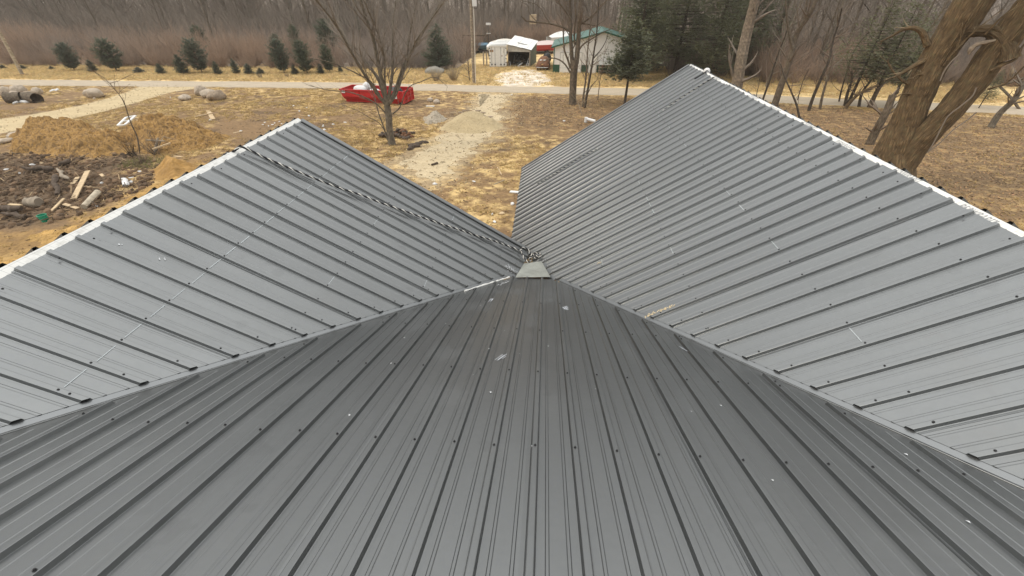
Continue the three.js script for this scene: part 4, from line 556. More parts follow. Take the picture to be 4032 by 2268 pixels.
  limb(gt, gc, dense([[17.08,4.89,-23.41],[16.66,5.18,-23.76],[16.28,5.6,-24.09],[16.15,5.87,-24.2],[16.28,6.06,-24.08]].map((q, i) => [q[0], q[1], q[2] + 0.6]), 8), 0.06, 0.01, { ...o, dens: 3 }, r, 6);
  for (const P of [[[17.77,6.3,-22.83],[17.67,6.96,-22.92],[17.55,7.55,-23.02],[17.48,8.17,-23.07]], [[18.26,7,-22.42],[18.3,7.48,-22.39],[18.38,7.91,-22.32],[18.42,8.36,-22.29]], [[17.68,5.76,-22.9],[17.72,6.46,-22.88],[17.91,7.23,-22.72],[18.13,7.9,-22.53]], [[19.14,6.67,-21.68],[19.05,7.38,-21.76],[18.95,7.92,-21.84],[18.82,8.53,-21.95]], [[19.08,5.02,-21.73],[19.35,5.33,-21.5],[19.44,6.01,-21.43],[19.65,6.47,-21.25]], [[17.39,4.47,-23.15],[17.05,4.53,-23.44],[16.78,4.36,-23.67],[16.62,3.96,-23.8]], [[17.56,5.3,-23.01],[17.15,5.36,-23.35],[16.91,5.16,-23.55],[16.51,4.93,-23.9]]]) limb(gt, gc, dense(P.map((q, i) => [q[0], q[1], q[2] + 0.7 + i * 0.12]), 9), 0.05, 0.012, { ...o, dens: 2.2 }, r, 6);
  { // the upper crown, above the picture
    const tops = [[[[17.88,9.2,-22.74]][0], [0.5, 1, 0.1]], [[[17.88,9.2,-22.74]][0], [-0.5, 1, -0.3]], [[[19.23,8.36,-21.61]][0], [0.9, 1, 0.2]], [[[19.23,8.36,-21.61]][0], [0.4, 1.2, -0.5]], [[[17.82,8.63,-22.79]][0], [-0.9, 0.9, 0.4]]];
    for (const [a, d] of tops) { const B = bend(a, d, 8.5, 8, 0.12, 0.06, r); limb(gt, gc, B, 0.34, 0.05, { dens: 1.5, levels: 3, min: 0.02, twig: 1.6, thick: 0.6 }, r, 7); }
  }
  mesh('trunk', gt, M.barkBig, tr); mesh('crown', gc, M.twigTan, tr);
  const st = new GB(); st.tube(dense([[18.09,6.24,-22.56],[18.08,6.49,-22.57],[18.16,6.65,-22.51],[18.33,6.73,-22.37],[18.52,6.82,-22.2]].map(q => [q[0], q[1], q[2] + 0.8]), 8), [0.02, 0.09, 0.11, 0.08, 0.10, 0.07, 0.09, 0.06, 0.05], 7); mesh('broken_stub', st, M.barkPale, tr);
  const s2 = new GB(); s2.tube(dense([[19.43,5.47,-21.44],[19.37,5.75,-21.49],[19.3,5.94,-21.55]].map(q => [q[0], q[1], q[2] + 0.7]), 5), [0.03, 0.07, 0.08, 0.07, 0.05, 0.03], 7); mesh('broken_stub', s2, M.barkPale, tr);
  for (const P of [[[18.74,2.21,-22.01],[18.74,2.66,-22.02],[18.69,3.52,-22.06],[18.69,3.82,-22.06],[18.86,4.32,-21.91],[18.98,4.73,-21.81],[18.95,5.06,-21.84]], [[17.97,5.19,-22.67],[17.93,5.57,-22.69],[17.99,6.01,-22.65],[18.09,6.28,-22.56]], [[18.73,2.14,-22.03],[18.9,2.64,-21.89],[19.03,3.29,-21.77],[19.22,3.75,-21.62],[19.32,4.12,-21.53]]]) { const v = new GB(); v.tube(dense(P.map(q => [q[0] * 0.985, q[1], q[2] + 0.72]), 14), Array(15).fill(0.03), 5); mesh('vine', v, M.twigGrey, tr); }
}

// evergreens
function conifer(sd, h, w, o) { // tufted conifer at the origin
  const r = rngOf(sd), gt = new GB(), gc = new GB(); gt.tube([[0, -0.1, 0], [0, h * 0.5, 0], [0, h * 0.96, 0]], [h * o.tr, h * o.tr * 0.6, 0.01], 6, false);
  const lv = Math.round(h / o.gap);
  for (let k = 0; k < lv; k++) {
    const t = (k + r() * 0.6) / lv, y = h * (o.base + (1 - o.base) * t), R = w * 0.5 * (o.shape === 'cone' ? Math.pow(1 - t, 0.75) * (0.75 + 0.25 * Math.min(1, t * 6)) + 0.03 : Math.pow(Math.sin(Math.PI * clamp(0.16 + t * 0.8)), 0.7)) * rr(0.8, 1.12, r), nb = Math.max(3, Math.round(o.nb * (0.5 + (1 - t) * 0.6)));
    for (let b = 0; b < nb; b++) {
      const az = r() * 6.283, L = R * rr(0.65, 1.15, r), up = o.rise * rr(0.6, 1.3, r) - (1 - t) * o.droop; const e = [Math.cos(az) * L, y + up * L, Math.sin(az) * L];
      gt.spike([0, y, 0], e, Math.max(0.006, L * 0.012));
      const nt = Math.max(3, Math.round(L / o.step));
      for (let m = 0; m < nt; m++) {
        const f = 0.22 + 0.78 * (m + r()) / nt, c = [e[0] * f + rr(-1, 1, r) * o.spread * L * 0.35, y + (e[1] - y) * f + f * f * L * o.curl + rr(-0.5, 0.5, r) * o.vs, e[2] * f + rr(-1, 1, r) * o.spread * L * 0.35];
        for (let q = 0; q < o.blades; q++) { const l = o.nl * rr(0.6, 1.25, r), a2 = az + rr(-1.2, 1.2, r), dy = rr(-0.35, 0.75, r); const d = [Math.cos(a2) * l, dy * l, Math.sin(a2) * l], wd = o.nw * rr(0.7, 1.3, r), sx = -Math.sin(a2 + rr(-0.5, 0.5, r)) * wd, sz = Math.cos(a2) * wd; const i0 = gc.v(c[0] + sx, c[1] + rr(-wd, wd, r), c[2] + sz); gc.v(c[0] - sx, c[1] + rr(-wd, wd, r), c[2] - sz); gc.v(c[0] + d[0], c[1] + d[1], c[2] + d[2]); gc.i.push(i0, i0 + 1, i0 + 2); }
      }
    }
  }
  return [gt.geo(), gc.geo()];
}
const spruceO = { tr: 0.02, gap: 0.13, base: 0.06, shape: 'cone', nb: 9, rise: 0.35, droop: 0.30, step: 0.11, spread: 0.30, blades: 7, nl: 0.22, nw: 0.034, vs: 0.16, curl: 0.12 };
const egg = { ...spruceO, shape: 'egg', base: 0.10, rise: 0.5 };
const spruceG = [conifer(201, 4, 3.1, egg), conifer(202, 4, 3.1, { ...egg, nb: 8 }), conifer(203, 4, 3.0, spruceO), conifer(204, 4, 3.4, spruceO)];
{
  const gname = 'young spruces along the far side of the road';
  const list = [['tall dark spruce nearest the leaning utility pole', -65.81,-56.96, 3.55, 2.75, 0], ['small round spruce between the two tallest spruces at left', -62.15,-56.16, 1.6, 1.8, 2], ['largest spruce of the left group, with a side lobe', -59.22,-56.68, 4.1, 3.3, 1], ['low flat spruce bush right of the largest left spruce', -54.95,-55.62, 0.8, 1.6, 3], ['small pointed spruce standing alone in straw grass', -51.42,-55.19, 1.35, 1.45, 3], ['loose narrow spruce touching the left of the broad spruce', -48.21,-55.08, 2.5, 2.0, 3], ['broad tall spruce in the middle of the left row', -46.42,-56.16, 4.2, 3.2, 1], ['small spruce touching the right of the broad spruce', -43.36,-55.07, 1.7, 1.6, 2], ['tiny evergreen tuft near the tall spruce at far left', -70.15,-57.76, 0.5, 0.9, 3],
    ['thin yellowish little spruce, first of the low trio', -41.16,-55.60, 2.0, 1.3, 3], ['dark low spruce, middle of the low trio', -39.35,-55.51, 1.4, 1.9, 2], ['brownish low spruce, last of the low trio', -37.86,-55.60, 0.85, 1.4, 3], ['tall spruce left of the many-stemmed tree twigs', -35.27,-56.73, 4.1, 2.7, 0], ['low spruce bush between two tall spruces', -33.31,-55.89, 1.2, 1.4, 2], ['second tall spruce behind the many-stemmed tree twigs', -31.96,-56.50, 4.0, 2.8, 1], ['low dark spruce right of the second tall spruce', -30.10,-56.52, 1.3, 1.4, 2], ['slim spruce showing through the twigs of the yard tree', -29.42,-57.64, 3.4, 1.9, 0], ['tiny evergreen clump by the leaning utility pole', -74.53,-57.73, 0.6, 1.2, 3], ['flat evergreen tuft left of the leaning utility pole base', -77.84,-57.89, 0.6, 1.3, 2], ['small dark evergreen left of the brown twiggy bushes', -28.14,-58.05, 0.9, 1.0, 2]];
  list.forEach(([label, x, z, h, w, k], i) => plant('spruce_tree', label, 'spruce tree', gname, spruceG[k], [M.bark, i % 3 ? M.spruce : M.spruceBlue], x, z, i * 1.7, [w / 3.1 * 0.88, h / 4 * 0.9, w / 3.1 * 0.88]));
  for (const [label, x, z, h, w] of [['hazy spruce in the brush behind the broad spruce', -56, -70, 4.4, 2.2], ['hazy spruce in the brush above the low trio', -44.5, -72, 3.2, 2.0], ['small hazy spruce behind the second tall spruce', -39, -68, 4.6, 1.7], ['larger hazy spruce behind the slim spruce', -34.5, -69, 5.2, 2.9]]) plant('spruce_tree', label, 'spruce tree', gname, spruceG[(h * 10) % 2 | 0], [M.bark, M.spruce], x, z, h, [w / 3.1, h / 4, w / 3.1]);
  plant('spruce_tree', 'broad old spruce behind the grey boulder near the road', 'spruce tree', undefined, conifer(210, 5.2, 5.2, { ...spruceO, gap: 0.15, nb: 11, step: 0.16 }), [M.bark, M.spruce], -15.42,-61.13, 0.4);
}
const pineO = { tr: 0.016, gap: 0.30, base: 0.07, shape: 'cone', nb: 7, rise: 0.12, droop: 0.15, step: 0.15, spread: 0.5, blades: 10, nl: 0.26, nw: 0.030, vs: 0.55, curl: 0.22 };
const pineG = [conifer(221, 15, 8.5, pineO), conifer(222, 14, 9, { ...pineO, base: 0.14 }), conifer(223, 6.2, 3.6, { ...pineO, gap: 0.22, base: 0.34, step: 0.12 })];
[['tall dark pine in front of the right half of the barn', 9.9, -54.5, 0, 0.3, 1], ['bushy tall pine in the middle of the pine group', 15.2, -57.5, 1, 1.9, 1.05], ['tall pine left of the pale flaky trunk', 18.2, -53.8, 0, 4.0, 0.95], ['pine behind the pale flaky trunk', 23.5, -59, 1, 2.5, 1.0], ['pine at the back left of the pine group', 12.8, -64, 1, 5.0, 1.1]].forEach(([l, x, z, k, ry, s], i) => plant('pine_tree', l, 'pine tree', 'tall pines beyond the road', pineG[k], [M.barkDark, i === 1 ? M.pine : M.pineDark], x, z, ry, s));
plant('pine_tree', 'small dark pine with a bare trunk foot on the near road side', 'pine tree', undefined, pineG[2], [M.barkDark, M.pineDark], 6.95,-41.13, 0.7, [1.35, 1.05, 1.35]);
const pineHi = conifer(224, 8.5, 6.0, { ...pineO, gap: 0.34, base: 0.28, step: 0.2, blades: 8, nw: 0.022, vs: 1.1, spread: 0.8 });
[['open green pine over the short dark trunks by the road', 27.22,-42.08, 0.9, 1], ['yellow-green pine left of the great leaning tree', 28.74,-41.55, 2.7, 0.95], ['low pine bough mass behind the great leaning tree', 31.05,-42.35, 4.4, 0.8], ['small pine peeping out right of the great leaning tree', 38.18,-41.81, 1.2, 0.35]].forEach(([l, x, z, ry, s]) => plant('pine_tree', l, 'pine tree', 'roadside pines by the leaning tree', pineHi, [M.barkDark, M.pine], x, z, ry, s));

// woodland beyond the road
const farO = { n: 20, fork: 0.10, len: 0.34, dens: 1.6, levels: 2, min: 0.016, twig: 1.5 };
const farG = [301, 302, 303, 304, 305].map((s, i) => bareTree(s, 15 + i * 1.3, 0.19 + i * 0.03, farO));
{
  const r = rngOf(77), label = 'bare grey tree in the woodland beyond the brush', group = 'woodland trees beyond the brush';
  let first = [null, null, null, null, null], n = 0;
  const put = (x, z, s) => { const k = Math.floor(r() * 5), ry = r() * 6.28; if (!first[k]) { first[k] = plant('woodland_tree', label, 'tree', group, farG[k], [k % 2 ? M.barkGrey : M.bark, M.twigFar], x, z, ry, s); } else copyOf(first[k], label, x, 0, z, ry, s); n++; };
  for (let i = 0; i < 205; i++) { const z = -76 - Math.pow(r(), 0.8) * 58, x = rr(-1.28, 0.62, r) * -z * 1.0; if (x > -18 && x < 12 && z > -90) continue; put(x, z, rr(0.75, 1.25, r)); }
  for (let i = 0; i < 46; i++) put(rr(20, 62, r), rr(-78, -50, r), rr(0.55, 0.95, r));
}
{ // what lies further back reads as one mass
  const r = rngOf(78), N = 2300; const geo = mergeGeometries(farG[1].map(g => { const q = g.clone(); return q; }));
  const im = new THREE.InstancedMesh(geo, M.twigFar, N), m = new THREE.Matrix4(), q = new THREE.Quaternion(), up = V(0, 1, 0); let k = 0;
  while (k < N) { const far = r() < 0.72, z = far ? -185 - r() * 170 : -95 - r() * 60, x = rr(-2.0, 1.5, r) * -z; if (x > -60 && x < -2 && z > -150 && r() < 0.4) continue; q.setFromAxisAngle(up, r() * 6.28); const s = rr(0.7, 1.3, r); m.compose(V(x, 0, z), q, V(s, s, s)); im.setMatrixAt(k, m); im.setColorAt(k, new THREE.Color().setScalar(rr(0.85, 1.3, r))); k++; }
  im.name = 'far_woodland'; im.castShadow = im.receiveShadow = true; scene.add(im); stuff(im, 'grey mass of leafless woodland filling the far background', 'woodland');
}
function understory() {
  const geo = bushGeo(404, 6.5, 16, { r: 0.035, dens: 1.6, min: 0.014, twig: 1.5 });
  const r = rngOf(80), N = 1900, im = new THREE.InstancedMesh(geo, M.twigFar, N), m = new THREE.Matrix4(), q = new THREE.Quaternion(), up = V(0, 1, 0); let k = 0;
  while (k < N) { const u = r(); let x, z; if (u < 0.7) { z = -82 - r() * 55; x = rr(-1.9, -0.10, r) * -z; } else if (u < 0.78) { x = rr(-16, 14, r); z = rr(-135, -104, r); } else { x = rr(16, 120, r); z = rr(-110, -60, r); } q.setFromAxisAngle(up, r() * 6.28); const s = rr(0.5, 1.2, r); m.compose(V(x, 0, z), q, V(s * 1.1, s, s * 1.1)); im.setMatrixAt(k, m); im.setColorAt(k, new THREE.Color().setScalar(rr(0.75, 1.35, r))); k++; }
  im.name = 'undergrowth'; im.castShadow = im.receiveShadow = true; scene.add(im); stuff(im, 'grey tangle of leafless undergrowth between the woodland trunks', 'undergrowth');
}
function bushGeo(sd, h, n, o) { const r = rngOf(sd), g = new GB(); for (let k = 0; k < n; k++) { const az = r() * 6.283, sp = rr(0.1, 0.8, r), hh = h * rr(0.55, 1.1, r), P = bend([Math.cos(az) * 0.12, -0.05, Math.sin(az) * 0.12], [Math.cos(az) * sp, 1, Math.sin(az) * sp], hh, 3, 0.14, 0.04, r); g.tube(P, P.map((_, j) => o.r * (1 - j / 3.6)), 3, false); twigs(g, P, o.r, r, { dens: o.dens, levels: 1, min: o.min, twig: o.twig }, 1); } return g.geo(); }
{
  const geo = bushGeo(401, 2.9, 30, { r: 0.016, dens: 3.0, min: 0.008, twig: 0.8 });
  const r = rngOf(79), N = 2600, im = new THREE.InstancedMesh(geo, M.twigRed, N), m = new THREE.Matrix4(), q = new THREE.Quaternion(), up = V(0, 1, 0); let k = 0;
  while (k < N) { const u = r(); let x, z; if (u < 0.62) { x = rr(-118, -13, r); z = -60.5 - Math.pow(r(), 1.3) * 26; } else if (u < 0.72) { x = rr(-14, 10, r); z = rr(-100, -86, r); } else { x = rr(14, 66, r); z = -53 - r() * 24 - (x < 24 ? 4 : 0); if (z > roadZ(x) - 4.5) continue; } q.setFromAxisAngle(up, r() * 6.28); const s = rr(0.45, 1.5, r) * (0.55 + 0.9 * fbm(x * 0.12, z * 0.12, 3)) * (z > -63 && u < 0.62 ? 0.6 : 1); m.compose(V(x, 0, z), q, V(s, s * rr(0.8, 1.15, r), s)); im.setMatrixAt(k, m); const c = rr(0.75, 1.25, r), t = fbm(x * 0.08, z * 0.1, 2); im.setColorAt(k, new THREE.Color().setRGB(c * (0.8 + 0.5 * t), c * (0.95 + 0.1 * t), c * (1.15 - 0.3 * t))); k++; }
  im.name = 'brush'; im.castShadow = im.receiveShadow = true; scene.add(im); stuff(im, 'dense reddish brown leafless brush behind the row of spruces', 'brush');
}
understory();
{ // bushes one can tell apart
  const b = bushGeo(402, 1.4, 60, { r: 0.016, dens: 9, min: 0.009, twig: 0.4 });
  const mk = (l, x, z, s, mat) => { const o = thing('bush', l, 'bush', undefined, x, 0, z, s * 5); mesh('stems', b, mat, o); o.scale.setScalar(s); };
  mk('round tan twiggy bush in front of the grey boulder', -13.73,-52.30, 0.9, M.twigTan); mk('taller tan twiggy bush right of the grey boulder', -11.70,-52.61, 1.1, M.twigTan); mk('small tan weed tuft under the spruces', -36.17,-52.88, 0.4, M.twigTan); mk('small tan weed tuft below the tall spruce by the yard tree', -33.09,-53.57, 0.35, M.twigTan);
  plant('bare_tree', 'small spreading bare tree left of the utility pole base', 'tree', undefined, bareTree(306, 3.6, 0.075, { n: 26, fork: 0.10, len: 0.45, dens: 3.6, levels: 2, min: 0.012, twig: 0.6 }), [M.bark, M.twig], -9.67,-52.30, 0.5);
}

/* ------------------------------------------------ things across the road and in the yard */
{ // utility poles
  const p = thing('utility_pole', 'weathered utility pole with white meter box beside the container', 'utility pole'), g = new GB(); g.tube([[-8.93,-0.11,-50.88],[-8.87,3.35,-50.89],[-8.82,6.52,-50.9],[-8.71,9.65,-50.92]], [0.165, 0.155, 0.145, 0.135], 12, true); mesh('post', g, std(1, 1, 1, 0.9, { map: barkTex(0.42, 0.34, 0.25) }), p);
  const c = new GB(); const q = [[-8.8,0.03,-50.9],[-8.71,3.09,-50.92],[-8.62,6.4,-50.93],[-8.63,7.38,-50.93]]; c.tube(q.map(a => [a[0] + 0.10, a[1], a[2] + 0.12]), [0.045, 0.045, 0.045, 0.045], 8); mesh('conduit', c, std(0.66, 0.62, 0.55, 0.6), p);
  const b = new GB(), t = [[-8.44,7.76,-50.97]][0]; b.box(t[0] + 0.05, t[1] - 0.1, t[2] + 0.2, 0.45, 0.6, 0.22); mesh('meter_box', b, M.plastic, p);
  const w = new GB(); const w0 = [[-8.31,7.55,-50.99],[-8.11,7.38,-51.02],[-8.23,7.14,-51],[-8.61,7.26,-50.94]]; w.tube(dense(w0.map(a => [a[0], a[1], a[2] + 0.2]), 10), Array(11).fill(0.018), 5); mesh('cable', w, M.black, p);
  const l = thing('utility_pole', 'leaning weathered pole at the left edge beyond the road', 'utility pole'), h = new GB(), P = [[-68.85,-0.12,-52.77],[-68.72,2.32,-52.94],[-68.61,4.64,-53.08],[-68.44,7.88,-53.3],[-68.3,10.27,-53.49]]; P[0][1] = -0.2; h.tube(P, [0.19, 0.18, 0.17, 0.16, 0.15], 12, true); mesh('post', h, std(1, 1, 1, 0.9, { map: barkTex(0.58, 0.48, 0.35) }), l); const f = new GB(); f.blob(P[0][0], 0.02, P[0][2], 1.0, 0.16, 0.8, 5, 0.3, 2); mesh('earth_collar', f, mClay, l);
}
{ // red roll-off skip
  const o = thing('dumpster', 'long red roll-off dumpster behind the many-stemmed yard tree', 'dumpster', undefined, -19.9, 0, -40.05, Math.atan2(-0.81, 6.24) * -1);
  o.rotation.y = -Math.atan2(0.81, 6.24); const L = 6.3, W = 2.25, H1 = 1.16, y0 = 0.16;                         // x along, z across (near side z=0, far side -W)
  const prof = s => { const z = s ? -W : 0, d = s ? 1 : -1; return [[z + d * -0.0, H1], [z + d * 0.0, 0.60], [z + d * 0.32, y0]]; };
  for (const s of [0, 1]) {
    const [a, b, c] = prof(s), w = part('side_wall', o); const U = new GB(), D = new GB();
    U.quad([0.0, a[1], a[0]], [L, a[1], a[0]], [L, b[1], b[0]], [0.12, b[1], b[0]]); D.quad([0.12, b[1], b[0]], [L, b[1], b[0]], [L, c[1], c[0]], [0.30, c[1], c[0]]);
    const e = s ? 0.03 : -0.03; U.quad([0.0, a[1], a[0] + e], [L, a[1], a[0] + e], [L, b[1], b[0] + e], [0.12, b[1], b[0] + e]);
    mesh('upper_sheet', U, M.red, w); mesh('lower_sheet', D, M.red, w);
    const r = new GB(); r.bar([-0.06, H1 + 0.02, a[0]], [L, H1 + 0.02, a[0]], 0.12, 0.10); mesh('top_rail', r, M.red, w); const k = new GB(); k.bar([0.25, y0 - 0.02, c[0]], [L, y0 - 0.02, c[0]], 0.10, 0.09); mesh('bottom_rail', k, M.red, w);
    for (const x of [1.9, 5.35, 6.0]) { const st = new GB(); st.bar([x, b[1] - 0.02, a[0] - e * 1.6], [x, H1 - 0.04, a[0] - e * 1.6], 0.09, 0.07); mesh('stake', st, M.red, w); }
    if (!s) { const lb = new GB(); lb.box(0.33, 1.0, 0.045, 0.36, 0.2, 0.012); mesh('sticker', lb, M.plastic, w); const l2 = new GB(); l2.box(5.62, 0.72, 0.055, 0.30, 0.26, 0.012); mesh('sticker', l2, M.plastic, w); }
  }
  const f = new GB(); f.quad([0.3, y0, -0.3], [L, y0, -0.3], [L, y0, -W + 0.3], [0.3, y0, -W + 0.3]); mesh('floor', f, M.red, o);
  const e = new GB(); e.quad([0, H1, 0], [0, H1, -W], [0.30, y0, -W + 0.32], [0.30, y0, -0.32]); e.bar([0, H1 + 0.02, 0], [0, H1 + 0.02, -W], 0.11, 0.1); mesh('sloped_end', e, M.red, o);
  const t = part('tailgate', o), tg = new GB(); tg.box(L, 0.66, -W / 2, 0.06, 1.0, W); mesh('panel', tg, M.red, t); for (const y of [0.22, 0.55, 0.86, 1.14]) { const b = new GB(); b.box(L + 0.06, y, -W / 2, 0.08, 0.11, W + 0.06); mesh('cross_bar', b, M.red, t); } for (const z of [0.0, -0.75, -1.5, -W]) { const b = new GB(); b.box(L + 0.075, 0.68, z, 0.09, 1.02, 0.10); mesh('post', b, M.red, t); }
  const sk = part('skid', o); for (const z of [-0.55, -1.7]) { const b = new GB(); b.box(3.3, 0.08, z, 6.0, 0.14, 0.16); mesh('runner', b, M.black, sk); } for (const [x, z] of [[5.9, -0.3], [5.9, -1.95]]) { const b = new GB(); b.tube([[x, 0.12, z - 0.08], [x, 0.12, z + 0.08]], [0.12, 0.12], 12); mesh('wheel', b, M.black, sk); }
  const M4 = o.matrixWorld; o.updateMatrixWorld();
  const bag = (l, x, y, z, a, b, c, s) => { const w = V(x, y, z).applyMatrix4(o.matrixWorld), g = new GB(); g.blob(0, 0, 0, a, b, c, s, 0.45, 3); tag(mesh('trash_bag', g, M.plastic), l, 'trash bag', 'trash in the red dumpster').position.copy(w); };
  bag('biggest white heap in the red dumpster, farther left', 1.6, 1.10, -0.95, 0.62, 0.34, 0.5, 3); bag('tall white sheet standing up in the red dumpster', 2.15, 1.34, -1.35, 0.4, 0.36, 0.4, 9); bag('low white bag at the middle of the red dumpster', 3.2, 1.05, -0.7, 0.45, 0.2, 0.4, 14);
  const gl = new GB(); gl.blob(0, 0, 0, 0.7, 0.35, 0.6, 22, 0.5, 2); const w = V(5.2, 0.98, -1.1).applyMatrix4(o.matrixWorld); tag(mesh('rubble_heap', gl, M.darkGrey), 'dark grey rubble in the tailgate end of the red dumpster', 'rubble').position.copy(w);
  const fill = new GB(); fill.box(3.3, 0.42, -W / 2, 5.6, 0.45, W - 0.6); const fm = mesh('rubble_heap', fill, M.rotten); fm.position.copy(o.position); fm.rotation.y = o.rotation.y; tag(fm, 'dark rubbish filling the bottom of the red dumpster', 'rubble');
}
{ // white freight container
  const o = thing('shipping_container', 'white shipping container with closed doors, left of the lean-to shed', 'container', undefined, -7.56, 0, -63.6, 0.10), W = 2.42, H1 = 2.58, L = 6.05;
  const b = new GB(); b.box(0, H1 / 2, -L / 2 - 0.06, W, H1, L); mesh('body', b, M.white, o);
  for (const s of [-1, 1]) {
    const d = part('door', o), p = new GB(); p.box(s * W / 4, H1 / 2 - 0.02, 0.0, W / 2 - 0.07, H1 - 0.24, 0.06); mesh('leaf', p, M.white, d);
    for (const k of [0.33, 0.72]) { const rod = new GB(); rod.tube([[s * W / 2 * k, 0.1, 0.06], [s * W / 2 * k, H1 - 0.1, 0.06]], [0.028, 0.028], 8); mesh('lock_rod', rod, std(0.30, 0.30, 0.29, 0.6), d); const h = new GB(); h.box(s * W / 2 * k, 0.36, 0.09, 0.22, 0.10, 0.05); h.box(s * W / 2 * k, 0.42, 0.09, 0.08, 0.16, 0.05); mesh('handle', h, M.darkGrey, d); }
    for (const y of [0.1, 0.62, 1.08, 1.5, 2.34]) { const h = new GB(); h.box(s * (W / 2 - 0.09), y, 0.05, 0.14, 0.10, 0.05); mesh('hinge', h, M.darkGrey, d); }
  }
  const tr = new GB(); tr.box(0, H1 + 0.03, 0.02, W, 0.12, 0.14); tr.box(0, H1 - 0.08, 0.03, W, 0.07, 0.06); mesh('header', tr, M.white, o);
  const st = new GB(); st.box(-W / 2 + 0.34, 2.02, 0.045, 0.5, 0.28, 0.01); mesh('rust_patch', st, std(0.33, 0.22, 0.13, 0.9), o);
  const c = document.createElement('canvas'); c.width = 128; c.height = 192; const x = c.getContext('2d'); x.fillStyle = '#e6e4dd'; x.fillRect(0, 0, 128, 192); x.fillStyle = '#70706c'; x.font = 'bold 30px sans-serif'; x.fillText('CL', 46, 34); x.fillText('18-20', 26, 70); x.font = '12px sans-serif'; for (let i = 0; i < 7; i++) x.fillRect(30 + (i % 3) * 4, 96 + i * 12, 60 - (i % 4) * 9, 4); const tx = new THREE.CanvasTexture(c); tx.colorSpace = THREE.SRGBColorSpace;
  const pl = new THREE.PlaneGeometry(0.42, 0.62); pl.translate(W / 2 - 0.38, 2.0, 0.036); mesh('lettering', pl, std(1, 1, 1, 0.7, { map: tx }), o);
  const r2 = new GB(); r2.box(W / 4 - 0.04, 1.42, 0.036, 0.10, 0.16, 0.008); mesh('sticker', r2, M.rust, o);
}
{ // tarps and boards on and behind the container
  const g = new GB(); for (let i = 0; i < 9; i++) g.bar([-8.7 + i * 0.05, 2.7 + 0.02 * i, -64 - i * 0.6], [-6.3, 2.74 + 0.03 * ((i * 7) % 5), -64.2 - i * 0.6], 0.5, 0.05, 0.06 * ((i * 5) % 3 - 1)); tag(mesh('roofing_sheets', g, M.white), 'warped white sheets lying on top of the shipping container', 'sheets');
  const t = new GB(); t.blob(-8.95, 2.35, -65.2, 0.45, 0.42, 0.4, 31, 0.5, 2); tag(mesh('plastic_bundle', t, M.plastic), 'crumpled white plastic bundle at the left top of the container', 'bundle');
  for (const [x, l] of [[-9.75, 'left weathered post beside the container'], [-9.3, 'right weathered post beside the container']]) { const p = new GB(); p.box(x, 0.85, -64.6, 0.18, 1.9, 0.16); tag(mesh('fence_post', p, M.lumberGrey), l, 'post'); }
}
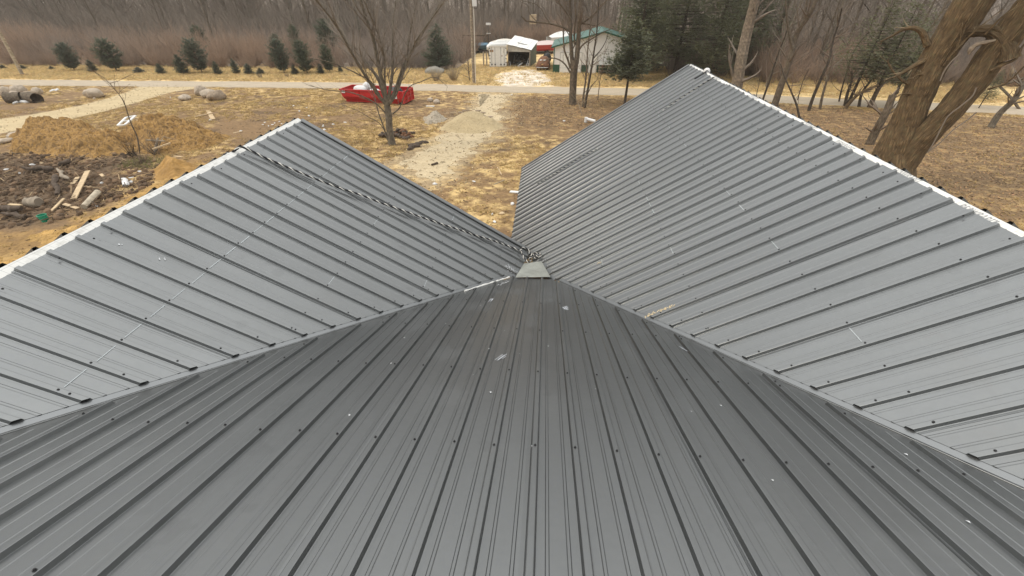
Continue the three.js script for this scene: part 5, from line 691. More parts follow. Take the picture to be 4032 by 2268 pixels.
{ // lean-to shed
  const o = thing('shed', 'open lean-to shed with sloping white metal roof beside the container', 'shed', undefined, -6.25, 0, -64.2, -0.12), W = 3.2, D = 5.6, hl = 2.72, hr = 2.08;
  const w = new GB(); w.quad([W, 0, 0], [W, 0, -D], [W, hr + 0.6, -D], [W, hr, 0]); w.quad([W - 0.08, 0, 0], [W - 0.08, 0, -D], [W - 0.08, hr + 0.6, -D], [W - 0.08, hr, 0]); mesh('side_wall', w, std(1, 1, 1, 0.85, { map: mottled(0.11, 0.125, 0.085, 0.35, 5) }), o);
  const bk = new GB(); bk.quad([0, 0, -D], [W, 0, -D], [W, hr + 0.5, -D], [0, hl + 0.5, -D]); bk.quad([0.02, 0, 0], [0.02, 0, -D], [0.02, hl + 0.5, -D], [0.02, hl, 0]); mesh('back_wall', bk, M.rotten, o);
  const fr = new GB(); fr.quad([0, 1.88, 0.02], [W, 1.88, 0.02], [W, hr - 0.02, 0.02], [0, hl - 0.02, 0.02]); fr.quad([0, 1.88, -0.03], [W, 1.88, -0.03], [W, hr - 0.02, -0.03], [0, hl - 0.02, -0.03]); mesh('front_panel', fr, std(1, 1, 1, 0.8, { map: mottled(0.40, 0.38, 0.34, 0.25, 4) }), o);
  const r = part('roof', o), n = 5; for (let i = 0; i < n; i++) { const a = i / n, b = (i + 1) / n, g = new GB(), P = (t, z, h) => [-0.12 + t * (W + 0.3), hl + 0.05 + (hr - hl) * t + (z ? 0.62 : 0) + h, z ? -D - 0.1 : 0.15]; g.quad(P(a, 0, 0.02 * (i % 2)), P(b, 0, 0.02 * (i % 2)), P(b, 1, 0.02 * (i % 2)), P(a, 1, 0.02 * (i % 2))); mesh('roof_sheet', g, M.white, r); }
  const bat = new GB(); bat.bar([1.1, hl - 0.03 + 0.15, -1.6], [2.5, hr + 0.28 + 0.17, -1.9], 0.1, 0.06); mesh('batten', bat, M.darkGrey, r);
  const ps = new GB(); ps.box(0.06, 0.95, 0.0, 0.12, 1.9, 0.12); ps.box(W - 0.05, 0.95, 0.0, 0.12, 1.9, 0.12); mesh('posts', ps, M.lumberGrey, o);
  o.updateMatrixWorld(); const at = (x, y, z) => { const v = V(x, y, z).applyMatrix4(o.matrixWorld); return [v.x, v.y, v.z]; };
  const ld = thing('ladder', 'pale ladder leaning inside the open shed', 'ladder'); for (const d of [0, 0.28]) { const g = new GB(); g.bar(at(2.55 + d, 0, -0.4), at(2.85 + d * 0.9, 1.05, -0.9), 0.06, 0.05); mesh('rail', g, M.plastic, ld); } for (let k = 1; k < 5; k++) { const g = new GB(), t = k / 5; g.bar(at(2.55 + 0.3 * t, 1.05 * t, -0.4 - 0.5 * t), at(2.83 + 0.27 * t, 1.05 * t, -0.4 - 0.5 * t), 0.035, 0.035); mesh('rung', g, M.plastic, ld); }
  [['longest pale board slanting inside the shed', [0.8, 0.05, -0.2], [1.7, 0.6, -1.4], 0.2, M.steel], ['curved pale panel lying inside the shed', [1.4, 0.1, -0.3], [1.95, 0.45, -0.8], 0.3, M.plastic], ['flat white board on the shed floor', [1.4, 0.05, 0.1], [2.5, 0.12, -0.1], 0.16, M.white], ['upright pale stick at the left inside the shed', [0.35, 0, -0.2], [0.22, 0.65, -0.4], 0.07, M.plastic], ['thin upright pipe inside the shed', [0.7, 0.4, -0.8], [0.78, 1.35, -0.9], 0.06, M.steel]].forEach(([l, a, b, w2, m]) => { const g = new GB(); g.bar(at(...a), at(...b), w2, 0.04); tag(mesh('board', g, m), l, 'board'); });
  const jk = new GB(); for (let i = 0; i < 26; i++) jk.blob(...at(rr(0.4, 2.8), rr(0.1, 0.9), rr(-4, -1)), rr(0.1, 0.4), rr(0.1, 0.3), rr(0.1, 0.4), i, 0.4, 1); stuff(mesh('junk_heap', jk, M.rotten), 'dark jumble of junk in the back of the open shed', 'junk');
}
{ // rusty old car seen from behind
  const o = thing('old_car', 'rusty rounded old car parked between the shed and the barn', 'car', undefined, -1.28, 0, -60.7, -0.08);
  const sect = [[0.0, 0.74, 0.42, 0.86], [-0.35, 0.80, 0.36, 1.08], [-0.8, 0.82, 0.34, 1.34], [-1.4, 0.80, 0.34, 1.52], [-2.2, 0.78, 0.34, 1.54], [-2.7, 0.78, 0.34, 1.36], [-3.0, 0.76, 0.34, 1.02], [-4.0, 0.66, 0.36, 0.96], [-4.4, 0.5, 0.42, 0.8]];
  const g = new GB(), rows = sect.map(([z, w, y0, y1]) => { const row = [], n = 18; for (let j = 0; j <= n; j++) { const a = Math.PI * j / n, cx = Math.cos(a), sy = Math.sin(a); row.push(g.v(Math.sign(cx) * Math.pow(Math.abs(cx), 0.55) * w * (1 - 0.22 * Math.pow(sy, 3)), y0 + (y1 - y0) * Math.pow(sy, 0.62), z)); } return row; });
  for (let i = 0; i < rows.length - 1; i++) for (let j = 0; j < 18; j++) g.i.push(rows[i][j], rows[i][j + 1], rows[i + 1][j + 1], rows[i][j], rows[i + 1][j + 1], rows[i + 1][j]);
  { const c = g.v(0, 0.6, 0.03); for (let j = 0; j < 18; j++) g.i.push(c, rows[0][j + 1], rows[0][j]); } mesh('body', g, M.rust, o);
  for (const s of [-1, 1]) { const w = new GB(); w.blob(s * 0.24, 1.21, -0.52, 0.19, 0.085, 0.05, 2, 0.02, 2); mesh('rear_window', w, std(0.75, 0.76, 0.76, 0.3), o); const f = new GB(); f.blob(s * 0.72, 0.5, -0.62, 0.2, 0.32, 0.6, 4, 0.03, 2); mesh('fender', f, M.rust, o); const t = new GB(); t.tube([[s * 0.62, 0.32, -0.62], [s * 0.78, 0.32, -0.62]], [0.31, 0.31], 16); mesh('wheel', t, M.black, o); const t2 = new GB(); t2.tube([[s * 0.6, 0.32, -3.4], [s * 0.75, 0.32, -3.4]], [0.31, 0.31], 16); mesh('wheel', t2, M.black, o); }
  const b = new GB(); b.tube([[-0.78, 0.44, 0.02], [-0.5, 0.42, 0.14], [0.5, 0.42, 0.14], [0.78, 0.44, 0.02]], [0.05, 0.06, 0.06, 0.05], 8); mesh('bumper', b, M.steel, o); const pl = new GB(); pl.box(0, 0.80, 0.06, 0.22, 0.12, 0.02); mesh('number_plate', pl, std(0.55, 0.36, 0.14, 0.8), o);
  const k = thing('old_tank', 'round black tank standing behind the rusty car', 'tank', undefined, -0.75, 0, -66.5), q = new GB(); q.blob(0, 0.85, 0, 0.62, 0.72, 0.7, 6, 0.08, 2); q.box(0.6, 0.9, 0, 0.5, 0.1, 0.3); mesh('drum', q, M.black, k); const lg = new GB(); lg.box(0, 0.15, 0, 0.7, 0.3, 0.6); mesh('stand', lg, M.darkGrey, k);
}
{ // white barn with green trim
  const o = thing('barn', 'white metal barn with teal roof and dark green wainscot', 'barn', undefined, 0.16, 0, -59.4, -0.04), W = 12.2, D = 9, he = 3.0, hr = 4.6, hg = 0.95;
  const sid = std(1, 1, 1, 0.5, { map: mottled(0.76, 0.75, 0.73, 0.06, 4) });
  const wall = (name, a, b, y0, y1f, mat, parent, rib = 0.3) => { const n = Math.round(Math.hypot(b[0] - a[0], b[1] - a[1]) / rib), g = new GB(), nx = -(b[1] - a[1]), nz = b[0] - a[0], l = Math.hypot(nx, nz); for (let i = 0; i < n; i++) { const P = (t, d) => { const s = (i + t) / n; return [a[0] + (b[0] - a[0]) * s + nx / l * d, 0, a[1] + (b[1] - a[1]) * s + nz / l * d, s]; }; const pr = [[0, 0], [0.8, 0], [0.86, 0.025], [0.94, 0.025], [1, 0]].map(([t, d]) => P(t, d)); for (let j = 0; j < 4; j++) { const p = pr[j], q = pr[j + 1]; g.quad([p[0], y0, p[2]], [q[0], y0, q[2]], [q[0], y1f(q[3]), q[2]], [p[0], y1f(p[3]), p[2]]); } } return mesh(name, g, mat, parent); };
  const gab = s => { const x = s * W; return x < W / 2 ? he + (hr - he) * x / (W / 2) : hr - (hr - he) * (x - W / 2) / (W / 2); };
  wall('front_wall', [0, 0], [W, 0], hg, gab, sid, o); wall('wainscot', [0, 0.004], [W, 0.004], 0, () => hg, M.green, o); wall('back_wall', [W, -D], [0, -D], 0, gab, sid, o); wall('side_wall', [0, -D], [0, 0], hg, () => he, sid, o); wall('wainscot', [-0.004, -D], [-0.004, 0], 0, () => hg, M.green, o); wall('side_wall', [W, 0], [W, -D], 0, () => he, sid, o);
  const rf = part('roof', o); for (const s of [0, 1]) { const n = 10; for (let i = 0; i < n; i++) { const z0 = 0.35 - i / n * (D + 0.7), z1 = 0.35 - (i + 1) / n * (D + 0.7) + 0.012, g = new GB(), x0 = s ? W + 0.35 : -0.35, y0 = he - 0.09; g.quad([x0, y0, z0], [W / 2, hr + 0.03, z0], [W / 2, hr + 0.03, z1], [x0, y0, z1]); g.bar([x0, y0 + 0.02, z1], [W / 2, hr + 0.05, z1], 0.04, 0.03); mesh('roof_sheet', g, M.teal, rf); } const t = new GB(), x0 = s ? W + 0.35 : -0.35; t.bar([x0, he - 0.12, 0.37], [W / 2, hr + 0.0, 0.37], 0.03, 0.16); mesh('rake_trim', t, M.green, rf); }
  const cr = new GB(); cr.box(0.05, he / 2 + hg / 2, 0.03, 0.1, he - hg, 0.06); mesh('corner_trim', cr, M.green, o);
  const d = part('garage_door', o), f = new GB(); f.box(2.24, 2.33, 0.04, 2.8, 0.08, 0.07); f.box(0.86, 1.16, 0.04, 0.07, 2.3, 0.07); f.box(3.62, 1.16, 0.04, 0.07, 2.3, 0.07); mesh('frame', f, std(0.5, 0.5, 0.48, 0.6), d); for (let i = 0; i < 4; i++) { const p = new GB(); p.box(2.24, 0.02 + 0.565 * (i + 0.5), 0.045, 2.68, 0.545, 0.04); mesh('door_panel', p, M.white, d); }
  const e = part('door', o), q = new GB(); q.box(5.05, 1.02, 0.05, 0.95, 2.04, 0.05); mesh('leaf', q, M.white, e); const ef = new GB(); for (const [x, y, w, h] of [[4.53, 1.04, 0.08, 2.1], [5.57, 1.04, 0.08, 2.1], [5.05, 2.1, 1.12, 0.08]]) ef.box(x, y, 0.06, w, h, 0.07); mesh('frame', ef, std(0.45, 0.45, 0.43, 0.6), e); const kn = new GB(); kn.blob(5.42, 1.0, 0.10, 0.04, 0.04, 0.04, 1, 0, 1); mesh('handle', kn, M.darkGrey, e);
}
{ // covered rack in front of the barn
  const o = thing('storage_rack', 'low open rack with grey metal roof beside the barn door', 'rack', undefined, 6.0, 0, -58.4), r = new GB(); r.box(1.6, 1.28, -0.4, 3.4, 0.05, 1.6, new THREE.Matrix4().makeRotationX(0.22)); mesh('roof', r, std(0.42, 0.42, 0.39, 0.6), o);
  for (const x of [0, 1.05, 3.2]) for (const z of [0.3, -1]) { const p = new GB(); p.box(x, 0.58, z, 0.09, 1.2, 0.09); mesh('post', p, M.lumberGrey, o); } for (const y of [0.42, 0.78]) { const s = new GB(); s.box(1.6, y, -0.35, 3.3, 0.06, 1.3); mesh('shelf', s, M.lumberGrey, o); } const b = new GB(); b.box(1.6, 0.6, -1.0, 3.2, 1.1, 0.03); mesh('back_board', b, M.rotten, o);
  for (const [x, l, m, s] of [[1.15, 'white bucket on the upper shelf of the barn rack', M.plastic, 0.16], [0.75, 'rusty tin on the upper shelf of the barn rack', M.rust, 0.13], [0.4, 'rusty box at the end of the barn rack shelf', M.rust, 0.15]]) { const g = new GB(); g.tube([[6 + x, 0.81, -58.3], [6 + x, 0.81 + s * 1.6, -58.3]], [s * 0.85, s], 10); tag(mesh('container_tin', g, m), l, 'tin'); }
}
function boat(name, label, x, z, ry, L, W, H1, mh, mt, cab) { const o = thing(name, label, 'boat', undefined, x, 0, z, ry), g = new GB(), n = 10, rows = []; for (let i = 0; i <= n; i++) { const t = i / n, w = W / 2 * Math.pow(Math.sin(Math.PI * (0.5 - 0.5 * Math.pow(t, 2.4))), 0.8), row = []; for (let j = 0; j <= 8; j++) { const a = Math.PI * j / 8; row.push(g.v(t * L - L / 2, 0.35 + H1 * (1 - Math.pow(Math.sin(a), 0.6)) + 0.25 * t * t * (1 - Math.sin(a) * 0.3), Math.cos(a) * Math.max(w, 0.02))); } rows.push(row); } for (let i = 0; i < n; i++) for (let j = 0; j < 8; j++) g.i.push(rows[i][j], rows[i][j + 1], rows[i + 1][j + 1], rows[i][j], rows[i + 1][j + 1], rows[i + 1][j]); mesh('hull', g, mh, o);
  const c = new GB(), cr = rows.map((_, i) => { const t = i / n, w = W / 2 * Math.pow(Math.sin(Math.PI * (0.5 - 0.5 * Math.pow(t, 2.4))), 0.8), y = 0.36 + H1 + 0.25 * t * t; return [c.v(t * L - L / 2, y, w), c.v(t * L - L / 2, y + cab * Math.sin(Math.PI * clamp(t * 1.1 + 0.05)), 0), c.v(t * L - L / 2, y, -w)]; }); for (let i = 0; i < n; i++) for (let j = 0; j < 2; j++) c.i.push(cr[i][j], cr[i][j + 1], cr[i + 1][j + 1], cr[i][j], cr[i + 1][j + 1], cr[i + 1][j]); mesh('cover', c, mt, o); const t = new GB(); t.box(0, 0.22, 0, L * 0.8, 0.12, W * 0.5); for (const s of [-1, 1]) t.tube([[-0.4, 0.3, s * W * 0.36], [-0.4, 0.3, s * W * 0.46]], [0.3, 0.3], 10); mesh('trailer', t, M.black, o); return o; }
boat('boat', 'blue covered boat behind the white container', -12.2, -81, 0.2, 5.4, 2.0, 0.75, std(0.05, 0.12, 0.19, 0.5), std(0.10, 0.20, 0.28, 0.6), 0.35);
boat('boat', 'cream boat with cabin behind the container roof', -7.6, -79, -0.3, 6.5, 2.4, 1.25, std(0.62, 0.57, 0.46, 0.5), std(0.66, 0.62, 0.54, 0.5), 0.6);
boat('boat', 'red and white boat between the shed and the barn', -0.6, -80, 0.15, 7.0, 2.4, 1.0, std(0.34, 0.03, 0.035, 0.5), std(0.60, 0.50, 0.47, 0.6), 0.55);
boat('boat', 'white boat showing over the left corner of the barn roof', 2.0, -86, 0.4, 6.2, 2.4, 1.7, M.white, M.white, 0.8);
{ const o = thing('light_mast', 'thin dark mast with white lamp head behind the container', 'mast'), P = [[-10.32,0,-74.48],[-10.29,2.41,-74.48],[-10.27,4.56,-74.48]], g = new GB(); g.tube(P, [0.05, 0.04, 0.035], 6); mesh('pole', g, M.darkGrey, o); const q = P[2], h = new GB(); h.box(q[0], q[1], q[2], 0.7, 0.28, 0.4); mesh('lamp_head', h, M.plastic, o); const a = new GB(), m = lerp3(P[1], P[2], 0.42); a.box(m[0], m[1], m[2], 0.7, 0.08, 0.08); mesh('cross_arm', a, M.plastic, o); }
{ const o = thing('frame_rail', 'dark overhead rail on thin posts behind the broad old spruce', 'rail'), a = [-14.8, 2.9, -76], b = [-10.6, 2.9, -76], g = new GB(); g.bar(a, b, 0.1, 0.14); mesh('beam', g, M.rotten, o); for (const p of [a, b]) { const k = new GB(); k.bar([p[0], 0, p[2]], p, 0.1, 0.1); mesh('post', k, M.rotten, o); } }
{ const o = thing('tree_stand', 'small tan wooden tower in the woods behind the shed', 'tower', undefined, -4.2, 0, -96), g = new GB(); g.box(0, 4.2, 0, 1.3, 1.6, 1.2); mesh('cabin', g, M.lumber, o); for (const [x, z] of [[-0.6, -0.5], [0.6, -0.5], [-0.6, 0.5], [0.6, 0.5]]) { const l = new GB(); l.box(x, 1.7, z, 0.12, 3.4, 0.12); mesh('leg', l, M.lumberGrey, o); } }

// stones
function rock(label, x, z, w, h, mat, sd, d = w * 0.8, y = 0) { const g = new GB(); g.blob(0, h * 0.42, 0, w / 2, h * 0.62, d / 2, sd, 0.28, 3); const m = tag(mesh('boulder', g, mat), label, 'boulder', 'boulders about the yard'); m.position.set(x, y, z); m.rotation.y = sd; return m; }
rock('lone pale boulder in the dirt left of the driveway', -46.26,-40.56, 1.75, 0.85, M.rock, 3); rock('flat pale boulder on the right edge of the driveway', -36.15,-40.14, 1.2, 0.5, M.rock, 8);
rock('upper left boulder of the trio beside the driveway', -36.18,-42.57, 1.35, 0.9, M.rock, 11); rock('middle boulder of the trio beside the driveway', -34.63,-41.56, 1.6, 0.75, M.rock, 14); rock('front brown boulder of the trio beside the driveway', -32.95,-40.42, 1.65, 0.85, M.rockBrown, 17);
rock('pale boulder at far left edge behind the hollow logs', -58.10,-41.48, 1.2, 0.8, M.rock, 21); rock('tallest pale boulder behind the hollow logs', -55.06,-41.00, 1.5, 1.0, M.rock, 24); rock('small pale boulder at right behind the hollow logs', -53.80,-41.57, 1.0, 0.7, M.rock, 27); rock('pinkish boulder beside the dark hollow log', -53.09,-40.28, 1.1, 0.6, M.rockBrown, 29); rock('rounded boulder over the left hollow log', -56.03,-40.54, 1.1, 0.9, M.rock, 33); rock('boulder between the two hollow logs', -54.69,-40.17, 0.9, 0.6, M.rock, 35);
rock('left tan stone in the dirt right of the dumpster', -11.58,-41.14, 0.6, 0.35, M.rock, 41); rock('right tan stone in the dirt right of the dumpster', -10.74,-40.28, 0.65, 0.4, M.rock, 44); rock('small pale stone in front of the lone boulder', -45.53,-39.73, 0.3, 0.2, M.rock, 46);
{ const g = new GB(); g.blob(0, 0.12, 0, 1.2, 0.62, 0.8, 51, 0.35, 3); const m = tag(mesh('boulder', g, std(1, 1, 1, 0.9, { map: mottled(0.24, 0.225, 0.19, 0.4, 6) })), 'large grey boulder at the foot of the broad old spruce', 'boulder'); m.position.set(-15.2, 0, -58); }
for (const [x, y, w, h, l, s] of [[30, 1085, 0.9, 0.35, 'left white rubble stone at the end of the long dirt mound', 61], [75, 1070, 0.7, 0.3, 'middle white rubble stone at the end of the long dirt mound', 63], [120, 1040, 1.0, 0.4, 'right white rubble stone at the end of the long dirt mound', 65]]) { const p = { 30: [-38.46,-25.65], 75: [-38.48,-26.06], 120: [-38.99,-26.90] }[x]; rock(l, p[0], p[1], w, h, M.rock, s); }
// hollow logs
for (const [l, a, b, r] of [['left dark hollow log among the boulders', [[-52.57,-37.68],[-51.5,-38.22]], 0, 0.52], ['right dark hollow log among the boulders', [[-49.55,-37.89],[-51.56,-38.52]], 0, 0.5]]) { const o = thing('hollow_log', l, 'log'); const g = new GB(), A = [a[0][0], r * 0.85, a[0][1]], B = [a[1][0], r * 0.8, a[1][1]]; { const P = Array.from({ length: 9 }, (_, i) => lerp3(A, B, i / 8)); g.tube(P, P.map((_, i) => r * (1 - 0.1 * i / 8)), 18, false, 1.5); for (let i = 0; i < g.p.length; i += 3) { const n = (fbm(g.p[i] * 2.4, g.p[i + 1] * 2.4 + g.p[i + 2] * 1.7, 3) - 0.5) * 0.3; g.p[i] += n * 0.6; g.p[i + 1] += n; g.p[i + 2] += n * 0.6; } } mesh('bark', g, M.bark, o); const i = new GB(); i.tube([A, lerp3(A, B, 0.3)], [r * 0.86, r * 0.5], 14, false); const c = i.v(...lerp3(A, B, 0.3)); for (let j = 0; j < 14; j++) i.i.push(15 + j, 15 + j + 1, c); mesh('hollow', i, M.rotten, o); }

// boards, sticks and scraps lying about; each with its own thickness
function plank(label, a, b, w, t, mat, y0 = 0.03, y1 = 0.06, name = 'board', cat = 'board') { const g = new GB(); if (name === 'log') { const P = Array.from({ length: 8 }, (_, i) => { const q = lerp3([a[0], y0 + t / 2, a[1]], [b[0], y1 + t / 2, b[1]], i / 7); return [q[0] + (fbm(i * 0.6 + a[0], 3, 2) - 0.5) * 0.5, q[1] + (vn(i * 0.9, a[1]) - 0.5) * 0.12, q[2] + (fbm(i * 0.7 + a[1], 7, 2) - 0.5) * 0.5]; }); g.tube(P, P.map((_, i) => w * (0.32 + 0.3 * vn(i * 1.1 + a[0] * 3, 2)) * (i === 0 || i === 7 ? 0.55 : 1)), 7); } else g.bar([a[0], y0 + t / 2, a[1]], [b[0], y1 + t / 2, b[1]], w, t); return tag(mesh(name, g, mat), label, cat, 'scrap lying about the yard'); }
const pk = (l, q, w, t, m, y0, y1, n, c) => plank(l, q[0], q[1], w, t, m, y0, y1, n, c);
pk('longest clean plank lying in the debris pit', [[-26.17,-20.19],[-23.94,-17.07]], 0.24, 0.05, M.lumber, 0.35, 0.1); pk('short bright plank left of the longest plank', [[-26.47,-19.76],[-26,-18.93]], 0.22, 0.04, M.lumber, 0.15, 0.08); pk('small pale board chip above the longest plank', [[-26.06,-20.64],[-25.36,-20.17]], 0.16, 0.04, M.lumber); pk('pale forked board, longer arm, in the debris pit', [[-24.05,-16.77],[-23.78,-15.77]], 0.12, 0.05, M.lumber, 0.25, 0.05); pk('pale forked board, shorter arm, in the debris pit', [[-23.71,-16.38],[-22.77,-16.14]], 0.16, 0.04, M.lumber, 0.15, 0.06); pk('narrow pale board near the white scrap in the pit', [[-25.19,-18.86],[-24.71,-18.7]], 0.14, 0.04, M.lumber); pk('pale strip lying on a dark log at the left edge', [[-25.89,-15.81],[-25.22,-15.78]], 0.14, 0.05, M.lumber, 0.3, 0.3);
pk('upright plank of the crossed pair in the yard', [[-30.69,-35.98],[-27.95,-32.91]], 0.34, 0.05, M.lumber); pk('thin cross plank of the crossed pair in the yard', [[-29.96,-33.47],[-29.33,-34.81]], 0.12, 0.05, M.lumber, 0.1, 0.12); pk('grey plank by the shorter roof gable', [[-23.69,-29.24],[-23.23,-29.63]], 0.12, 0.04, M.lumber); pk('pale stick on the second dirt mound', [[-25.16,-23.72],[-24.39,-24.42]], 0.12, 0.07, M.lumber, 0.5, 0.7); pk('thin branch on the second dirt mound', [[-26.21,-24.6],[-24.82,-24.49]], 0.07, 0.06, M.lumberGrey, 0.8, 0.8); pk('short plank near the orange dirt heap', [[-24.11,-23.9],[-23.31,-23.7]], 0.12, 0.05, M.lumber);
pk('white board at the pale driveway edge', [[-37.05,-31.52],[-36.78,-32.09]], 0.22, 0.04, M.white); pk('dark stick lying on the gravel path', [[-7.03,-23.57],[-6.71,-23.88]], 0.10, 0.08, M.rotten); pk('pale stick in the straw right of the gravel path', [[-2.96,-23.47],[-2.57,-22.2]], 0.05, 0.04, M.lumber); pk('thin stick in the straw near the longer roof eave', [[-2.85,-20.8],[-2.33,-21.42]], 0.05, 0.04, M.lumberGrey); pk('white strip lying before the dumpster stones', [[-11.45,-39.07],[-10.65,-38.96]], 0.22, 0.04, M.white); pk('white board showing past the longer roof eave', [[-1.87,-19.91],[-1.38,-19.78]], 0.2, 0.05, M.white);
pk('white board at the right of the white window frame', [[-33.13,-31.19],[-31.86,-30.69]], 0.24, 0.05, M.white, 0.3, 0.15); pk('long dark rotten log, upper one in the debris pit', [[-29.28,-21.09],[-28.73,-21.79]], 0.3, 0.22, M.rotten, 0.2, 0.25, 'log', 'log'); pk('dark split log in the middle of the debris pit', [[-30.51,-20.35],[-28.63,-20.61]], 0.28, 0.2, M.rotten, 0.25, 0.2, 'log', 'log'); pk('dark charred log at the left edge of the pit', [[-26.68,-15.59],[-25.13,-15.68]], 0.32, 0.26, M.rotten, 0.1, 0.1, 'log', 'log'); pk('dark thin log below the charred log', [[-25.49,-15.23],[-23.99,-14.98]], 0.2, 0.16, M.rotten, 0.1, 0.1, 'log', 'log'); pk('dark log standing slanted by the longest plank', [[-26.78,-19.09],[-25.28,-17.49]], 0.26, 0.2, M.rotten, 0.5, 0.05, 'log', 'log'); pk('grey broken log just right of the pit centre', [[-28.23,-20.25],[-26.45,-19.32]], 0.2, 0.18, M.lumberGrey, 0.3, 0.15, 'log', 'log');
{ const o = thing('birch_log', 'pale round log nearest the roof ridge in the debris pit', 'log'), g = new GB(), q = [[-22.99,-17.58],[-22.45,-16.19]]; g.tube([[q[0][0], 0.3, q[0][1]], [q[1][0], 0.16, q[1][1]]], [0.15, 0.13], 10); mesh('bark', g, std(1, 1, 1, 0.9, { map: mottled(0.48, 0.42, 0.32, 0.35, 6) }), o); }
{ const o = thing('tree_stump', 'grey sawn stump lying in the debris pit', 'stump'), g = new GB(), q = [[-25.67,-16.27],[-24.92,-16.29]]; { const A = [q[0][0], 0.2, q[0][1]], B = [q[1][0], 0.24, q[1][1]], P = Array.from({ length: 7 }, (_, i) => lerp3(A, B, i / 6)); g.tube(P, [0.14, 0.22, 0.24, 0.22, 0.27, 0.30, 0.2], 12); for (let i = 0; i < g.p.length; i += 3) { const n = (fbm(g.p[i] * 5, g.p[i + 1] * 5 + g.p[i + 2] * 4, 3) - 0.5) * 0.22; g.p[i] += n; g.p[i + 1] += n; } } mesh('bark', g, M.lumberGrey, o); }
{ const o = thing('window_frame', 'white window frame lying between the two tan mounds', 'window frame'), q = [[-33.37,-29.69],[-34.05,-31.33],[-33.76,-31.89],[-33,-29.94]], H2 = [0.3, 0.5, 0.5, 0.3]; for (let i = 0; i < 4; i++) { const a = q[i], b = q[(i + 1) % 4], g = new GB(); g.bar([a[0], H2[i], a[1]], [b[0], H2[(i + 1) % 4], b[1]], 0.16, 0.08); mesh('rail', g, M.white, o); } const m1 = lerp3([q[0][0], 0.3, q[0][1]], [q[1][0], 0.5, q[1][1]], 0.5), m2 = lerp3([q[3][0], 0.3, q[3][1]], [q[2][0], 0.5, q[2][1]], 0.5), g = new GB(); g.bar(m1, m2, 0.1, 0.06); mesh('mullion', g, M.white, o); }
{ const [x, z] = [[-23.02,-14.81]][0], o = thing('bucket', 'small green bucket at the edge of the debris pit', 'bucket', undefined, x, 0.02, z), g = new GB(); g.tube([[0, 0, 0], [0, 0.34, 0]], [0.13, 0.17], 14, false); mesh('pail', g, std(0.02, 0.30, 0.17, 0.45), o); const r = new GB(); r.tube(Array.from({ length: 15 }, (_, j) => [Math.cos(j / 14 * 6.2832) * 0.17, 0.34, Math.sin(j / 14 * 6.2832) * 0.17]), Array(15).fill(0.014), 5); mesh('rim', r, std(0.02, 0.30, 0.17, 0.45), o); }
{ const o = thing('drain_pipe', 'white drain pipe piece lying by the longer roof edge', 'pipe'), q = [[2.95,-34.38],[3.66,-34.04]], g = new GB(); g.tube([[q[0][0], 0.3, q[0][1]], [q[1][0], 0.22, q[1][1]]], [0.12, 0.11], 12); mesh('tube', g, M.plastic, o); const e = new GB(); e.tube([[q[0][0], 0.05, q[0][1]], [q[0][0], 0.42, q[0][1]]], [0.13, 0.13], 12); mesh('elbow', e, M.plastic, o); }
// white scraps, crumpled
const scrapsAt = [...[[-22.89,-31.74],[-23.09,-32.34],[-22.11,-31.29],[-22.09,-31.8],[-21.66,-31.56],[-22.01,-32.63],[-21.5,-32.05],[-22.15,-32.2]], ...[[-23.45,-29.8],[-22.31,-36.38],[-25.28,-37.39],[-20.52,-34.7],[-21.41,-36.79],[-17.75,-31.53],[-17.21,-30.63],[-22.27,-37.61],[-23.95,-38.34],[-38.37,-40.92],[-33.06,-32.67],[-28.14,-32.81],[-32.35,-31.05]], ...[[-17.92,-31.91],[-17.24,-30.62],[-17.21,-32.16],[-16.54,-32.9],[-3.97,-44.66],[1.21,-34.62],[-4.02,-21.19],[-4.44,-23.24],[-6.1,-20.64],[-25.35,-37.44],[-23.9,-38.29]], ...[[-2.47,-17.16],[-2.27,-16.44],[-2.03,-17.32],[-1.62,-18.41],[-4.01,-21.17],[-6.08,-20.58]], ...[[-24.64,-19.31],[-23.72,-20.27],[-23.7,-20.49],[-23.13,-19.58],[-23.96,-21.38],[-24.02,-21.14],[-31.62,-21.69],[-30.05,-21.32],[-31.4,-22.03],[-30.88,-20.32],[-22.15,-16.51],[-32.38,-20.84]]];
scrapsAt.forEach(([x, z], i) => { const g = new GB(), s = [0.2, 0.26, 0.14, 0.22, 0.3][i % 5] * (x > -3 && z > -26 ? 1.1 : 1); g.blob(0, 0.02, 0, s * 0.46, 0.03 + 0.025 * (i % 3), s * (0.2 + 0.07 * (i % 4)), i * 7 + 3, 0.55, 1); const m = mesh('scrap', g, i % 6 === 4 ? M.lumber : M.plastic); m.position.set(x, 0.03, z); m.rotation.y = i * 1.3; tag(m, i < 48 ? 'small crumpled white scrap lying on the yard ground' : 'small crumpled scrap in or beside the debris pit', 'scrap', i < 48 ? 'small white scraps on the yard' : 'small scraps about the debris pit'); });
{ const a = new GB(), q = [[-24,-19.93],[-23.62,-19.75],[-22.8,-19],[-22.79,-18.86],[-23.47,-19.45]]; a.tube(q.map((p, i) => [p[0], 0.08 + 0.02 * i, p[1]]), [0.06, 0.12, 0.12, 0.1, 0.04], 6); tag(mesh('plastic_sheet', a, M.plastic), 'crumpled white plastic strip in the debris pit near the roof', 'plastic'); }
for (const [l, q] of [['white plastic strip in front of the hollow logs', [[-51.48,-37.18],[-51.71,-37.91],[-50.86,-37.8],[-50.58,-38.17]]], ['white plastic strip in the dirt left of the driveway', [[-53.66,-42.62],[-53.96,-43.32],[-53.89,-43.69],[-53.37,-43]]]]) { const a = new GB(); a.tube(q.map((p, i) => [p[0], 0.09, p[1]]), [0.08, 0.17, 0.17, 0.06], 6); tag(mesh('plastic_sheet', a, M.plastic), l, 'plastic'); }
